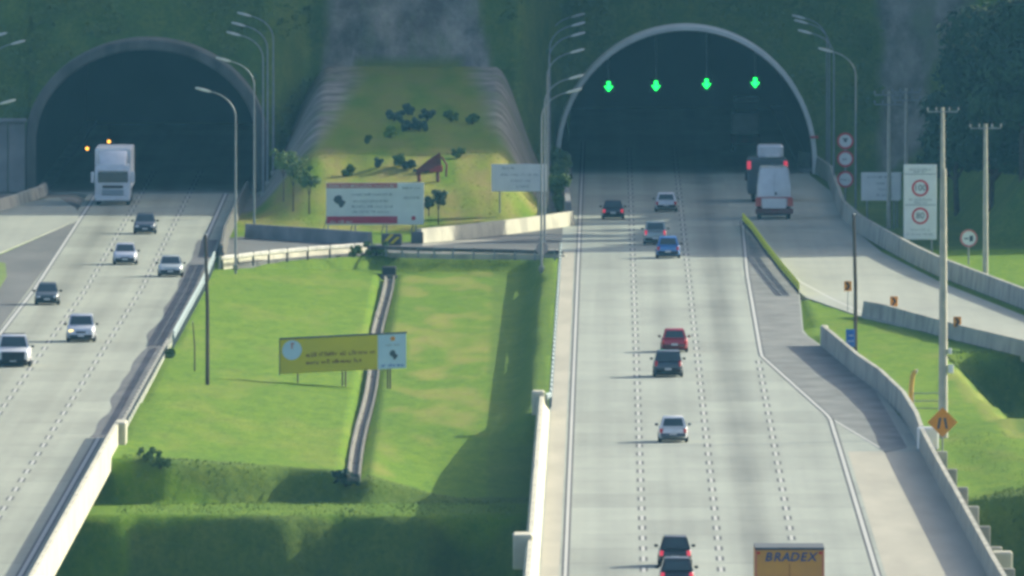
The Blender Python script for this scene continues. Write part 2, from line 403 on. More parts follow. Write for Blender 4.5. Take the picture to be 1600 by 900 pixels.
# hillside above the portals: columns of points leaning back
COT = .70
def y_base(X):
    a = 1936.5 + (1957 - 1936.5) * sm((X + 19.5) / 3.5)
    return a + (1997.5 - 1957) * sm((X - .5) / 3.6) - 44.0 * sm((X - 60) / 30.0)
def arch_top(P, X, grow=0.0):
    t = (X - P['cx']) / (P['rx'] + grow)
    if abs(t) >= 1: return None
    return P['zc'] + (P['ry'] + grow) * math.sqrt(1 - t * t)
def hillside():
    xs = frange(-150, -44, 5.0) + frange(-44, 34, .4) + frange(34, 60, 1.0) + frange(60, 420, 8.0) + [420]
    ts = [i / 40.0 for i in range(41)]
    vs = []; cs = []
    for X in xs:
        Yb = y_base(X); z0 = zt(X, Yb) - .3
        for P, gw in ((PORT_L, .75), (PORT_R, .28)):
            a = arch_top(P, X, gw)
            if a: z0 = max(z0, a - .05)
        top = 134.0 + 6 * nz(X * .02, 2.0)
        for t in ts:
            z = z0 + (24 * (t / .7) if t < .7 else 24 + (top - 24 - z0) * (t - .7) / .3)
            zr = max(z, 0)
            n = nz(X * .14, z * .18, 3.0) * 1.0 + nz(X * .5, z * .6, 7.0) * .35
            Y = Yb + zr * COT + n * sm((t - .03) * 12) * .9
            vs.append((X, Y, z))
            # cover: sprayed concrete on the spur between the tunnels and on the cut to the right
            Yv = Y; px = 800 + X * F / Yv; py = -700 + F * (H - z) / Yv
            l = 505 - (py - 0) * .07 + 10 * nz(z * .3, 1.0, X * .05); r = 752 + py * .22 + 10 * nz(z * .3, 5.0)
            rock = sm((px - l) / 14) * sm((r - px) / 14)
            patch = sm((px - 548) / 12) * sm((728 - px) / 12) * sm((py - 92 - 5 * nz(X, 1)) / 8)
            rock *= 1 - .95 * patch
            rr = sm((px - (1365 + 20 * nz(z * .25, 9.0))) / 20) * sm((1545 - py * .5 - px + 60 * nz(X * .2, z * .2)) / 30)
            rock = max(rock, rr * .9)
            dry_light = patch * .8; weed_shade = 1.0 - patch * .5
            tip = sm((px - 1500) / 30) * sm((36 - abs(py - (px - 1500) * .2)) / 16)
            weed_shade *= 1 - tip * .9; rock *= 1 - tip
            cs.append((rock, dry_light, weed_shade))
        vs.append((X, 2250.0, top + 2)); cs.append((0, 0, 1)); vs.append((X, 2300.0, -17.0)); cs.append((0, 0, 1))
    n = len(ts) + 2
    fs = [(i * n + j, (i + 1) * n + j, (i + 1) * n + j + 1, i * n + j + 1) for i in range(len(xs) - 1) for j in range(n - 1)]
    b = MB(); b.v = vs; b.f = fs
    o = b.build('hillside', M['ground'], fix=False)
    o.data.polygons.foreach_set('use_smooth', [True] * len(o.data.polygons))
    cover_set(o.data, cs); tag(o, 'steep green hillside with bare grey rock above the tunnels', kind='structure')
hillside()

# ------------------------------------------------------------------ roads
def strip(name, mt, left, right, ys, thick, off=None, z=0.0, parent=None):
    """pavement between two lateral functions, UV in metres"""
    b = MB(); n = len(ys); vs = []; uv = []
    for Y in ys:
        l, r = left(Y), right(Y)
        for x in (l, r): vs.append((x, Y, z)); uv.append((x - (off(Y) if off else l), Y))
    base = len(vs)
    fs = [(2 * i, 2 * i + 1, 2 * i + 3, 2 * i + 2) for i in range(n - 1)]
    if thick:
        for Y in ys:
            l, r = left(Y), right(Y)
            for x in (l, r): vs.append((x, Y, z - thick)); uv.append((x, Y))
        for i in range(n - 1):
            fs += [(2 * i, 2 * i + 2, base + 2 * i + 2, base + 2 * i), (2 * i + 1, base + 2 * i + 1, base + 2 * i + 3, 2 * i + 3), (base + 2 * i, base + 2 * i + 2, base + 2 * i + 3, base + 2 * i + 1)]
        fs += [(0, base, base + 1, 1)]
    b.v = vs; b.f = fs; o = b.build(name, mt, parent, fix=False)
    l = o.data.uv_layers.new(name='UVMap'); li = [lo.vertex_index for lo in o.data.loops]
    l.data.foreach_set('uv', [c for i in li for c in uv[i]])
    return o
def poly_road(name, mt, pts, z, thick, off=0.0, parent=None):
    b = MB(); P = pxp(pts) if not isinstance(pts[0][0], float) else pts
    b.prism(P, z - thick, z); o = b.build(name, mt, parent)
    l = o.data.uv_layers.new(name='UVMap')
    l.data.foreach_set('uv', [c for lo in o.data.loops for c in (o.data.vertices[lo.vertex_index].co.x - off, o.data.vertices[lo.vertex_index].co.y)])
    return o
ysR = frange(1100, 2000, 12.0) + [2000, 2300]
right_road = tag(strip('right_road', M['road_r'], lambda Y: eR(Y) - (1.25 if Y > 1442 else 1.6), lambda Y: xR(Y) if Y < 1985 else PORT_R['cx'] + PORT_R['rx'] - .2, ysR, .8, eR), 'pale concrete four lane carriageway into the right tunnel', kind='structure')
ysL = frange(1100, 1929, 12.0) + [1929, 1936, 2300]
left_road = tag(strip('left_road', M['road_l'], lambda Y: -33.0 + kL(Y) if Y < 1930 else PORT_L['cx'] - PORT_L['rx'] + .2, lambda Y: -21.15 + kL(Y) if Y < 1930 else PORT_L['cx'] + PORT_L['rx'] - .2, ysL, .8, lambda Y: LL[0] + kL(Y)), 'pale concrete carriageway leaving the left tunnel', kind='structure')
def marks(name, road, x0, ya, yb, period, dash, w=.15, black=.11):
    """white dashes with black edges"""
    for nm, mt in (('lane_marking', M['mark_white']), ('lane_marking_edge', M['mark_black'])):
        b = MB(); Y = ya
        while Y < yb:
            y2 = min(Y + dash, yb); xa, xb = x0(Y), x0(y2)
            offs = ((-w / 2, w / 2),) if mt is M['mark_white'] else ((-w / 2 - black, -w / 2 - .005), (w / 2 + .005, w / 2 + black))
            jit = .0 if dash == period else random.uniform(-.4, .4)
            for a, c in offs:
                b.add([(xa + a, Y + jit, .007), (xa + c, Y + jit, .007), (xb + c, y2 + jit, .007), (xb + a, y2 + jit, .007)], [(0, 1, 2, 3)])
            Y += period
        b.build(nm, mt, road, fix=False)
def chain(pts):
    P = sorted((y, x) for x, y in pxp(pts)); return (lambda Y: interp(Y, P)), P[0][0], P[-1][0]
marks('', right_road, lambda Y: eR(Y), 1110, 2100, 12, 12, .15, .11)
marks('', right_road, lambda Y: eR(Y) + 3.85, 1110, 2080, 13.0, 5.2, .16, .13)
marks('', right_road, lambda Y: eR(Y) + 7.65, 1110, 2080, 13.0, 5.2, .16, .13)
marks('', right_road, lambda Y: eR(Y) + 11.4, 1110, 1536, 13.0, 5.2, .16, .13)
f, a, b_ = chain([(1160, 345), (1168, 430), (1190, 556), (1297, 652), (1312, 700), (1372, 900), (1430, 1060)])
marks('', right_road, f, a, b_, 8, 8, .18, .11)
f2, a, b_ = chain([(1190, 556), (1300, 655), (1375, 700)])
marks('', right_road, lambda Y: f2(Y) + .02, G(0, 700)[1], G(0, 655)[1] - .5, 8, 8, .16, .02)
marks('', left_road, lambda Y: LL[0] + kL(Y), 1110, 1930, 12, 12, .2, .1)
marks('', left_road, lambda Y: LL[1] + kL(Y), 1110, 2000, 13.0, 5.6, .16, .12)
marks('', left_road, lambda Y: LL[2] + kL(Y), 1110, 2000, 13.0, 5.6, .16, .12)
marks('', left_road, lambda Y: LL[3] + kL(Y) - .2, 1110, 1930, 12, 12, .2, .12)
# gore, shoulders, ramps, cross road
gore = poly_road('gore_area', M['gore'], [(1168, 362), (1248, 460), (1254, 520), (1285, 543), (1368, 611), (1418, 700), (1384, 708), (1301, 657), (1192, 560), (1172, 440)], .0045, .003); tag(gore, 'dark cobbled wedge between the main lanes and the slip road', kind='structure')
def xline(Y): return f(Y)
sh = strip('right_shoulder', M['shoulder'], lambda Y: f(Y) + .4, lambda Y: xR(Y) - .1, frange(1110, G(0, 706)[1], 10) + [G(0, 706)[1]], 0, z=.0045); tag(sh, 'beige concrete hard shoulder beside the right parapet', kind='structure')
sh = strip('left_shoulder', M['shoulder'], lambda Y: eR(Y) - 1.2, lambda Y: eR(Y) - .32, frange(1110, 1770, 10) + [1770], 0, z=.0045); tag(sh, 'beige strip beside the left edge line of the right carriageway', kind='structure')
ramp = poly_road('slip_road', M['road_ramp'], [(1166, 347), (1205, 280), (1258, 268), (1300, 300), (1326, 352), (1378, 394), (1470, 441), (1680, 525), (1680, 572), (1500, 530), (1352, 497), (1262, 466), (1250, 457)], .009, .5); tag(ramp, 'concrete slip road curving away to the right', kind='structure')
b = MB(); P = pxp([(1205, 408), (1250, 440), (1302, 468), (1352, 490)])
b.sweep([(-.1, .013), (.1, .013), (.1, .0095), (-.1, .0095)], [(x, y, 0) for x, y in P]); b.build('edge_line', M['mark_white'], ramp)
gl = poly_road('left_gore_area', M['asphalt'], [(124, 346), (104, 352), (0, 398), (-60, 430), (-60, 560), (-30, 620), (0, 512)], .0045, .4); tag(gl, 'dark grey wedge left of the left carriageway', kind='structure')
rl = poly_road('left_slip_road', M['road_ramp'], [(124, 344), (108, 349), (0, 395), (-90, 434), (-90, 345), (20, 318), (90, 308), (118, 325)], .009, .4); tag(rl, 'pale concrete slip road at the left edge', kind='structure')
gp = poly_road('left_grass', M['tall_grass'], [(-60, 400), (8, 412), (10, 432), (-4, 455), (-60, 470)], .05, .3); tag(gp, 'lit grass tip at the left edge', 'grass', kind='structure')
cr = poly_road('cross_road', M['asphalt'], [(345, 414), (440, 405), (565, 396), (690, 396), (884, 396), (898, 340), (785, 362), (655, 377), (575, 381), (480, 374), (388, 368), (352, 372)], -.012, .5); tag(cr, 'grey cross road linking the two carriageways', kind='structure')
for pts in ([(690, 394), (884, 394), (884, 389), (690, 391)], [(660, 384), (790, 374), (884, 371), (884, 367), (790, 369), (660, 381)]):
    poly_road('sun_streak_band', M['shoulder'], pts, -.007, .004, parent=cr)  # pale strips painted as streaks of sun across the cross road

# ------------------------------------------------------------------ tunnels
def arch_pts(P, grow=0.0, n=40, zb=-.4):
    pts = [(P['cx'] - P['rx'] - grow, zb)]
    for i in range(n + 1):
        a = math.pi * (1 - i / n)
        pts.append((P['cx'] + (P['rx'] + grow) * math.cos(a), P['zc'] + (P['ry'] + grow) * math.sin(a)))
    pts.append((P['cx'] + P['rx'] + grow, zb)); return pts
def tunnel(P, ring, label, mring, depth):
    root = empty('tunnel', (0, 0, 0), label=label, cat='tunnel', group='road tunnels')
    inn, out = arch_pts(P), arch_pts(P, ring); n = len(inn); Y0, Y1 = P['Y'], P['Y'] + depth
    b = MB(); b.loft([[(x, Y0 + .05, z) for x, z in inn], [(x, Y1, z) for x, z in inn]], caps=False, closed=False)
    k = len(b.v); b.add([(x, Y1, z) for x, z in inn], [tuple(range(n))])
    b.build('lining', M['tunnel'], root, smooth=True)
    b = MB()
    rings = [[(x, Y0 + .06, z) for x, z in inn], [(x, Y0, z) for x, z in inn], [(x, Y0 - .12, z) for x, z in arch_pts(P, ring * .15)], [(x, Y0 - .12, z) for x, z in arch_pts(P, ring * .85)], [(x, Y0, z) for x, z in out], [(x, Y0 + 14, z) for x, z in out]]
    b.loft(rings, caps=False, closed=False); b.build('portal_ring', mring, root, smooth=True)
    # service strips along the lining
    for s in (-1, 1):
        b = MB(); x = P['cx'] + s * (P['rx'] - .45); b.box((x, (Y0 + Y1) / 2 + .5, .16), (.9, Y1 - Y0 - 2, .28)); b.build('side_kerb', M['dark_concrete'], root)
    return root
tl = tunnel(PORT_L, .85, 'three lane left tunnel mouth with thick grey concrete ring', M['ring_dark'], 230)
tr = tunnel(PORT_R, .40, 'wide right tunnel mouth with thin white painted ring', M['white_ring'], 230)
# red bands low on the white ring
for s in (1,):
    b = MB(); b.box((PORT_R['cx'] + s * (PORT_R['rx'] + .18), PORT_R['Y'] - .2, zat(214, PORT_R['Y'])), (.62, .3, .18)); b.build('red_band', M['sign_red'], tr)
# panels of the retaining wall beside the left portal
rw = empty('retaining_wall', (PORT_L['cx'] - PORT_L['rx'] - 2.4, PORT_L['Y'] - .6, 0), label='grey panelled retaining wall left of the left tunnel', cat='wall')
for i in range(4):
    b = MB(); b.bbox((.9 - i * 1.35, .1 * (i % 2), 2.75), (1.30, .5, 5.5), .06); b.build('panel', M['dark_concrete'], rw)
b = MB(); b.bbox((-1.1, -.25, 5.65), (5.6, .8, .3), .05); b.build('coping', M['dark_concrete'], rw)
# kerb wall at its foot
b = MB(); P = [G3(x, y) for x, y in [(-60, 345), (20, 322), (62, 308), (70, 302)]]
b.sweep([(-.3, 0), (.3, 0), (.14, .85), (-.14, .85)], P); o = b.build('concrete_barrier', M['concrete'], smooth=True); tag(o, 'low concrete barrier at the foot of the left retaining wall', 'barrier')

# ------------------------------------------------------------------ barriers and parapets
JERSEY = [(-.30, 0), (.30, 0), (.27, .10), (.12, .40), (.09, .90), (-.09, .90), (-.12, .40), (-.27, .10)]
def seg_wall(name, label, pts, prof, mt, seg, cat='barrier', gap=.025, z=0.0, extra=None, top=None, smooth=True):
    """wall of separate cast lengths along a polyline of ground points"""
    root = empty(name, (pts[0][0], pts[0][1], z), label=label, cat=cat)
    L = [0.0]
    for a, c in zip(pts, pts[1:]): L.append(L[-1] + math.hypot(c[0] - a[0], c[1] - a[1]))
    def at(d):
        for i in range(len(pts) - 1):
            if d <= L[i + 1] or i == len(pts) - 2:
                t = (d - L[i]) / (L[i + 1] - L[i]); return (pts[i][0] + (pts[i + 1][0] - pts[i][0]) * t, pts[i][1] + (pts[i + 1][1] - pts[i][1]) * t)
    n = max(1, int(round(L[-1] / seg)))
    for i in range(n):
        d0, d1 = L[-1] * i / n + (gap if i else 0), L[-1] * (i + 1) / n
        ds = [d0] + [d for d in L if d0 + .3 < d < d1 - .3] + [d1]
        path = [(at(d)[0] - pts[0][0], at(d)[1] - pts[0][1], 0) for d in ds]
        b = MB(); b.sweep(prof, path); b.build('wall_segment', mt, root, smooth=smooth)
    return root, at, L[-1]
def tall(prof, k): return [(u, w * k) for u, w in prof]
# left parapet of the right viaduct
ysP = frange(1120, 1440, 20) + [1440]
PAR = [(-.28, -.9), (.45, -.9), (.45, 0.0), (.42, .12), (.16, .46), (.10, .92), (-.12, .92), (-.28, .5)]
rp, at, Lp = seg_wall('viaduct_parapet', 'cream concrete parapet on the left side of the right carriageway', [(eR(Y) - 1.75, Y) for Y in ysP], PAR, M['pale_concrete'], 40)
b = MB(); b.bbox((eR(1436) - 1.95 - eR(1120) + 1.75, 1441 - 1120, .35), (.75, 2.4, 1.7), .08); b.build('end_block', M['pale_concrete'], rp)
b = MB(); b.bbox((eR(1232) - 2.15 - eR(1120) + 1.75, 1232 - 1120, .30), (1.0, 4.0, 1.75), .08); b.build('end_block', M['pale_concrete'], rp)
# outer parapet of the left viaduct (faces the lawn)
PARL = [(-.42, 0.0), (-.16, .40), (-.10, .95), (.14, .95), (.14, -.95), (-.42, -.95)]
ysQ = frange(1130, 1398, 18) + [1398]
lp, at, Lq = seg_wall('viaduct_parapet', 'bright white viaduct parapet on the near right edge of the left carriageway', [(-21.25 + kL(Y), Y) for Y in ysQ], PARL, M['pale_concrete'], 60)
b = MB(); b.bbox((kL(1396) - kL(1130) + .25, 1396 - 1130, -.05), (.62, 5.0, 2.1), .06); b.build('end_block', M['pale_concrete'], lp)
# wavy dark strip painted as cast shadow, then the barrier by the tunnel exit
ysG = frange(1398, 1800, 4.0) + [1800]
shadow_band = strip('shadow_strip', M['asphalt_shadow'], lambda Y: -22.75 + kL(Y) + .55 * nz(Y * .035, 1.0, 4.0) - .25 * nz(Y * .012, 7.0), lambda Y: -21.4 + kL(Y), ysG, 0, z=.011); tag(shadow_band, 'painted shadow band beside the left carriageway', kind='structure')
lw, _, _ = seg_wall('concrete_barrier', 'grey concrete barrier between the left tunnel exit and the cross road', [G(x, y) for x, y in [(346, 402), (352, 372), (372, 330), (386, 300)]], JERSEY, M['ring_dark'], 20)
# right wall of the right carriageway
WR = [(-.30, -.6), (-.30, .0), (-.20, .35), (-.12, 1.25), (.12, 1.25), (.22, -.6)]
wr, at, _ = seg_wall('roadside_wall', 'grey concrete wall along the right shoulder of the right carriageway', [G(x, y) for x, y in [(1288, 541), (1302, 552), (1340, 585), (1376, 610), (1412, 645), (1432, 678), (1440, 700)]], WR, M['concrete'], 26, 'wall')
b = MB(); b.bbox((.02, .6, .55), (.5, 1.6, 1.5), .1); b.build('end_block', M['pale_concrete'], wr)
wr2pts = [G(x, y) for x, y in [(1441, 702), (1466, 750), (1494, 800), (1550, 903), (1640, 1060)]]
wr2, at, _ = seg_wall('viaduct_parapet', 'long concrete parapet with outer pilasters at the lower right', wr2pts, [(-.34, -.9), (-.34, 0), (-.2, .35), (-.12, 1.15), (.12, 1.15), (.2, -.9)], M['concrete'], 60)
b = MB(); b.bbox((.35, 1.0, .45), (1.2, 1.2, 1.5), .08); b.build('end_block', M['white_ring'], wr2)
for i in range(7):
    x, y = at(28 + i * 26); b = MB(); b.bbox((x - wr2pts[0][0] + .55, y - wr2pts[0][1], .15), (.62, .8, 1.5), .05); b.build('pilaster', M['concrete'], wr2)
x, y = at(165); b = MB(); b.bbox((x - wr2pts[0][0] + .7, y - wr2pts[0][1], .2), (1.0, 2.0, 1.5), .08); b.build('end_block', M['pale_concrete'], wr2)
# outer wall of the slip road and inner wall
seg_wall('roadside_wall', 'long grey concrete wall on the outer side of the slip road', [G(x, y) for x, y in [(1250, 262), (1272, 266), (1298, 284), (1308, 312), (1318, 340), (1345, 364), (1382, 386), (1430, 412), (1472, 432), (1540, 458), (1680, 512)]], [(-.32, 0), (.25, 0), (.12, 1.3), (-.12, 1.3)], M['concrete'], 12, 'wall')
seg_wall('roadside_wall', 'short grey concrete wall between the slip road and the grass island', [G(x, y) for x, y in [(1353, 494), (1380, 499), (1500, 532), (1600, 556), (1680, 576)]], [(-.3, 0), (.3, 0), (.14, 1.0), (-.14, 1.0)], M['concrete'], 7, 'wall')
# walls on the far side of the cross road
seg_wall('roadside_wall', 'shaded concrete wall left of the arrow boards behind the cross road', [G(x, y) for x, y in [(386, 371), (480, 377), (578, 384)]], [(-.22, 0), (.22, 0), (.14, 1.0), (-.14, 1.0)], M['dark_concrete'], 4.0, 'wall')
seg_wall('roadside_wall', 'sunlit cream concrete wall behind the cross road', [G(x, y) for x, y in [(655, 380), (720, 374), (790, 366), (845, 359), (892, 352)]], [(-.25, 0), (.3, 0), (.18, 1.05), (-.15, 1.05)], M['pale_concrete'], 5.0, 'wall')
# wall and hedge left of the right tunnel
seg_wall('roadside_wall', 'grey wall between the hedge and the right carriageway', [G(x, y) for x, y in [(888, 350), (884, 318), (884, 284), (888, 272)]], [(-.3, 0), (.3, 0), (.2, 1.6), (-.2, 1.6)], M['dark_concrete'], 30, 'wall')

# ------------------------------------------------------------------ guardrails
WBEAM = [(-.02, .45), (.03, .50), (.08, .54), (.03, .59), (.03, .62), (.08, .67), (.03, .73), (-.02, .77)]
def guardrail(label, pts, mt, post, spacing, beams=1, k=1.0, pm=None):
    root = empty('guardrail', (*pts[0], 0), label=label, cat='guardrail')
    o = pts[0]; path = [(p[0] - o[0], p[1] - o[1], 0) for p in pts]
    for i in range(beams):
        b = MB(); b.sweep([(u, (w + i * .36) * k) for u, w in WBEAM], path); b.build('rail', mt, root, smooth=True)
    L = [0.0]
    for a, c in zip(pts, pts[1:]): L.append(L[-1] + math.hypot(c[0] - a[0], c[1] - a[1]))
    d = .3; pmesh = None
    while d < L[-1]:
        for i in range(len(pts) - 1):
            if d <= L[i + 1]: break
        t = (d - L[i]) / (L[i + 1] - L[i]); x = path[i][0] + (path[i + 1][0] - path[i][0]) * t; y = path[i][1] + (path[i + 1][1] - path[i][1]) * t
        if pmesh is None:
            b = MB(); b.box((0, 0, .32 * k), (.14, .12, 1.0 * k)); q = b.build('post', pm or M['steel'], root); pmesh = q.data
        else:
            q = bpy.data.objects.new('post', pmesh); COL.objects.link(q); q.parent = root
        q.location = (x, y, 0); d += spacing
    return root
ygs = frange(1448, 1766, 16) + [1766]
guardrail('blue-grey steel guardrail along the left edge of the right carriageway', [(eR(Y) - 1.5, Y) for Y in [1441, 1446]] + [(eR(Y) - 1.28, Y) for Y in ygs], M['rail'], .1, 8.0, 1, 1.15)
guardrail('white guardrail on the near side of the cross road', [G(x, y) for x, y in [(345, 417), (430, 407), (500, 401), (572, 396)]], M['rail_white'], .1, 4.6, 1, 1.0, M['rail_dark'])
guardrail('dark thin guardrail above the lawn beside the right carriageway', [G(x, y) for x, y in [(574, 397), (690, 401), (790, 403), (880, 405)]], M['rail_dark'], .1, 1.8, 1, .8)
guardrail('blue-grey steel guardrail between the left carriageway and the lawn', [(-20.9 + kL(Y), Y) for Y in frange(1560, 1738, 14) + [1738]] , M['rail'], .1, 6.0, 2, .85)
guardrail('thin weathered steel rail between the near lawn and the left carriageway', [(-21.2 + kL(Y), Y) for Y in frange(1402, 1556, 14) + [1556]], M['rail_old'], .1, 6.0, 1, .8)
guardrail('yellow-green painted double guardrail at the slip road split', [G(x, y) for x, y in [(1249, 462), (1222, 430), (1195, 395), (1176, 368), (1161, 352)]][::-1], M['yellow_paint'], .1, 5.0, 2, .8, M['rail_dark'])
b = MB(); b.sweep([(-.2, -.3), (.2, -.3), (.15, .62), (-.15, .62)], [G3(x, y) for x, y in [(345, 414), (430, 404), (500, 398), (572, 393)]]); tag(b.build('concrete_barrier', M['pale_concrete']), 'low pale concrete barrier behind the white guardrail', 'barrier')
# pale kerb strip under the dark guardrail
b = MB(); b.sweep([(-.2, -.25), (.2, -.25), (.2, .12), (-.2, .12)], [G3(x, y) for x, y in [(574, 396), (690, 399), (884, 401)]]); tag(b.build('kerb', M['concrete']), kind='structure')
# arrow boards at the cross road
for (px, py, lab) in ((612, 383, 'dark block with yellow arrow in the gap of the cross road wall'), (652, 380, 'plain dark block beside the sunlit cross road wall')):
    x, y = G(px, py); rt = empty('barrier_block', (x, y, 0), label=lab, cat='barrier')
    b = MB(); b.bbox((0, 0, .42), (1.5 if px == 612 else .9, .7, .84), .08); b.build('block', M['rail_dark'], rt)
    if px == 612:
        b = MB()
        for s in (-1, 1): b.vprism([(-.75, .3 - .0), (-.6, .3), (-.05, .62), (-.2, .62)], -.40, -.37)
        b = MB(); b.vprism([(-.72, .12), (-.45, .12), (.15, .78), (-.12, .78)], -.40, -.36); b.vprism([(-.15, .12), (.1, .12), (.6, .6), (.35, .6)], -.40, -.36); b.build('arrow', M['sign_yellow'], rt)
x, y = G(562, 394); rt = empty('marker_cone', (x, y, 0), label='small orange marker at the end of the white guardrail', cat='marker')
b = MB(); b.tube([(0, 0, 0), (0, 0, .55)], [.2, .05], 10); b.build('cone', M['sign_orange'], rt); b = MB(); b.box((0, 0, .03), (.45, .45, .06)); b.build('base', M['black'], rt)

# ------------------------------------------------------------------ drain channel on the lawn
dr = empty('drain_channel', (-8.75, 1372, -1.2), label='stepped concrete drain channel running down the lawn', cat='drain')
Y = 1374.0; i = 0; meshes = []
while Y < 1748:
    L_ = 5.6; x = .12 * math.sin(Y * .03)
    if i < 3:
        b = MB(); k = (1.0, 1.12, .92)[i]
        b.sweep([(-.36, -.4), (.36, -.4), (.36, .02 * k), (.25, .01 * k), (.17, -.2), (-.17, -.2), (-.25, .0), (-.36, .015 * k)], [(0, 0, 0), (0, L_ - .12, .03)])
        o = b.build('channel_section', M['rock'], dr); meshes.append(o.data)
    else:
        o = bpy.data.objects.new('channel_section', meshes[random.randrange(3)]); COL.objects.link(o); o.parent = dr
    o.location = (x, Y - 1372, random.uniform(-.03, .04)); Y += L_; i += 1
b = MB(); b.bbox((.05, 1754 - 1372, .10), (1.0, 2.2, 1.0), .06); b.build('inlet_box', M['black'], dr)
b = MB(); b.bbox((.05, 1752.4 - 1372, -.3), (1.2, .35, .7), .05); b.build('inlet_sill', M['rock'], dr)

# ------------------------------------------------------------------ lamp posts and poles
def lamp_proto(name, side):
    rt = empty(name, (0, 0, 0))
    b = MB(); b.tube([(0, 0, -.3), (0, 0, 4), (0, 0, 10.6)], [.09, .08, .055], 8); b.build('pole', M['steel'], rt, smooth=True)
    pts = [(0, 0, 10.6)]; n = 8
    for i in range(1, n + 1):
        a = math.pi / 2 * i / n * .86; pts.append((side * 2.3 * (1 - math.cos(a)) * 1.0, 0, 10.6 + 1.85 * math.sin(a)))
    b = MB(); b.tube(pts, [.055 - .002 * i for i in range(len(pts))], 8); b.build('arm', M['steel'], rt, smooth=True)
    e = Vector(pts[-1]); d = (e - Vector(pts[-2])).normalized()
    b = MB(); c = []
    for t, w, h in ((-.1, .05, .04), (.1, .15, .11), (.55, .19, .14), (.95, .13, .10), (1.05, .05, .04)):
        p = e + d * t; c.append([(p.x, p.y + w * q[0], p.z + h * q[1]) for q in ((-1, 0), (-.7, .8), (.7, .8), (1, 0), (.7, -.7), (-.7, -.7))])
    b.loft(c); b.build('lamp_head', M['lamp_shell'], rt, smooth=True)
    b = MB(); b.bbox((0, 0, .15), (.4, .4, .35), .04); b.build('base', M['concrete'], rt)
    return rt
protoL = lamp_proto('street_lamp', -1); protoR = lamp_proto('street_lamp', 1)
used = set()
def lamp(proto, px, py, label, group, k=1.0):
    x, y = G(px, py); o = proto if proto.name not in used else copy_tree(proto); used.add(proto.name)
    o.location = (x, y, max(0, zt(x, y))); o.scale = (k, k, k); tag(o, label, 'street lamp', group)
gL = 'lamps between the left tunnel and the mound'
for px, py, lab in ((368, 421, 'nearest street lamp in front of the left tunnel, curved arm over the dark mouth'), (397, 358, 'second street lamp from the camera beside the left tunnel ring'), (411, 318, 'third street lamp right of the left tunnel ring'), (418, 306, 'fourth street lamp right of the left tunnel, pale against the hillside'), (427, 302, 'farthest street lamp right of the left tunnel')):
    lamp(protoL, px, py, lab, gL)
gR = 'lamps on the left side of the right tunnel'
for px, py, lab in ((846, 423, 'nearest street lamp left of the right tunnel, passing behind the round back of a sign'), (851, 394, 'second street lamp left of the right tunnel ring'), (855, 340, 'third street lamp left of the right tunnel, behind the white road sign'), (858, 305, 'fourth street lamp left of the right tunnel'), (859, 284, 'fifth street lamp left of the right tunnel'), (859, 266, 'farthest street lamp left of the right tunnel, highest in the picture')):
    lamp(protoR, px, py, lab, gR)
gQ = 'lamps on the right side of the right tunnel'
for px, py, lab in ((1337, 338, 'nearest street lamp right of the right tunnel with long curved arm'), (1303, 300, 'second street lamp right of the right tunnel'), (1296, 279, 'third street lamp right of the right tunnel'), (1292, 269, 'farthest street lamp right of the right tunnel')):
    lamp(protoL, px, py, lab, gQ)
gZ = 'lamps at the left edge of the picture'
for px, py, lab in ((-18, 322, 'street lamp head at the left edge beside the hillside'), (-46, 306, 'fainter street lamp head at the upper left corner'), (-40, 446, 'street lamp head at the left edge level with the tunnel arch')):
    lamp(protoR, px, py, lab, gZ)

def wood_pole(px, py, h, label, r=.13):
    x, y = G(px, py); z = zt(x, y); rt = empty('utility_pole', (x, y, z), label=label, cat='pole', group='dark wooden poles')
    b = MB(); b.tube([(0, 0, -.3), (.0, 0, h * .5), (-.12, 0, h)], [r, r * .9, r * .7], 9); b.build('pole', M['wood'], rt, smooth=True)
    b = MB(); b.tube([(-.12, 0, h - .02), (-.12, 0, h + .06)], [r * .8, r * .4], 9); b.build('cap', M['steel'], rt)
    return rt
wood_pole(324, 590, 9.1, 'dark wooden pole on the lawn beside the left carriageway')
wood_pole(1337, 560, 9.0, 'dark wooden pole beside the small blue sign on the grass island')
wood_pole(304, 571, 3.0, 'short thin post beside the dark pole on the lawn', .05)
def conc_pole(px, py, h, label, arms, r=.2, boxes=False, face=0):
    x, y = G(px, py); z = max(-1, zt(x, y)); rt = empty('utility_pole', (x, y, z), label=label, cat='pole', group='pale concrete utility poles')
    b = MB(); b.tube([(0, 0, -.3), (0, 0, h * .5), (0, 0, h)], [r, r * .85, r * .62], 10); b.build('pole', M['pole_conc'], rt, smooth=True)
    for zz in arms:
        b = MB(); b.box((0, -.16, h - zz), (2.1, .08, .09)); a = b.build('crossarm', M['steel'], rt)
        for q in (-1.05, -.45, .45, 1.05):
            b = MB(); b.tube([(q, -.16, h - zz + .06), (q, -.16, h - zz + .16), (q, -.16, h - zz + .32)], [.035, .065, .03], 8); b.build('insulator', M['steel'], a)
    if boxes:
        for zz, w in ((4.9, .22), (3.9, .32)):
            b = MB(); b.bbox((r + w / 2, -.05, zz), (w, .3, w * 1.5), .03); b.build('meter_box', M['sign_white'], rt)
    return rt
conc_pole(1474, 686, 15.2, 'tall pale concrete pole behind the orange diamond sign', [], .27, True)
conc_pole(1473, 428, 11.6, 'concrete pole with crossarm directly behind the tall pale pole', [.3], .2)
conc_pole(1540, 432, 10.6, 'leaning concrete pole with crossarm in front of the dark trees at right', [.3], .2)
conc_pole(1389, 356, 10.2, 'faint concrete pole with two crossarms behind the white board', [.3, 1.0], .17)
conc_pole(1416, 330, 9.4, 'faint concrete pole with transformer behind the speed sign', [.3, .9], .17)

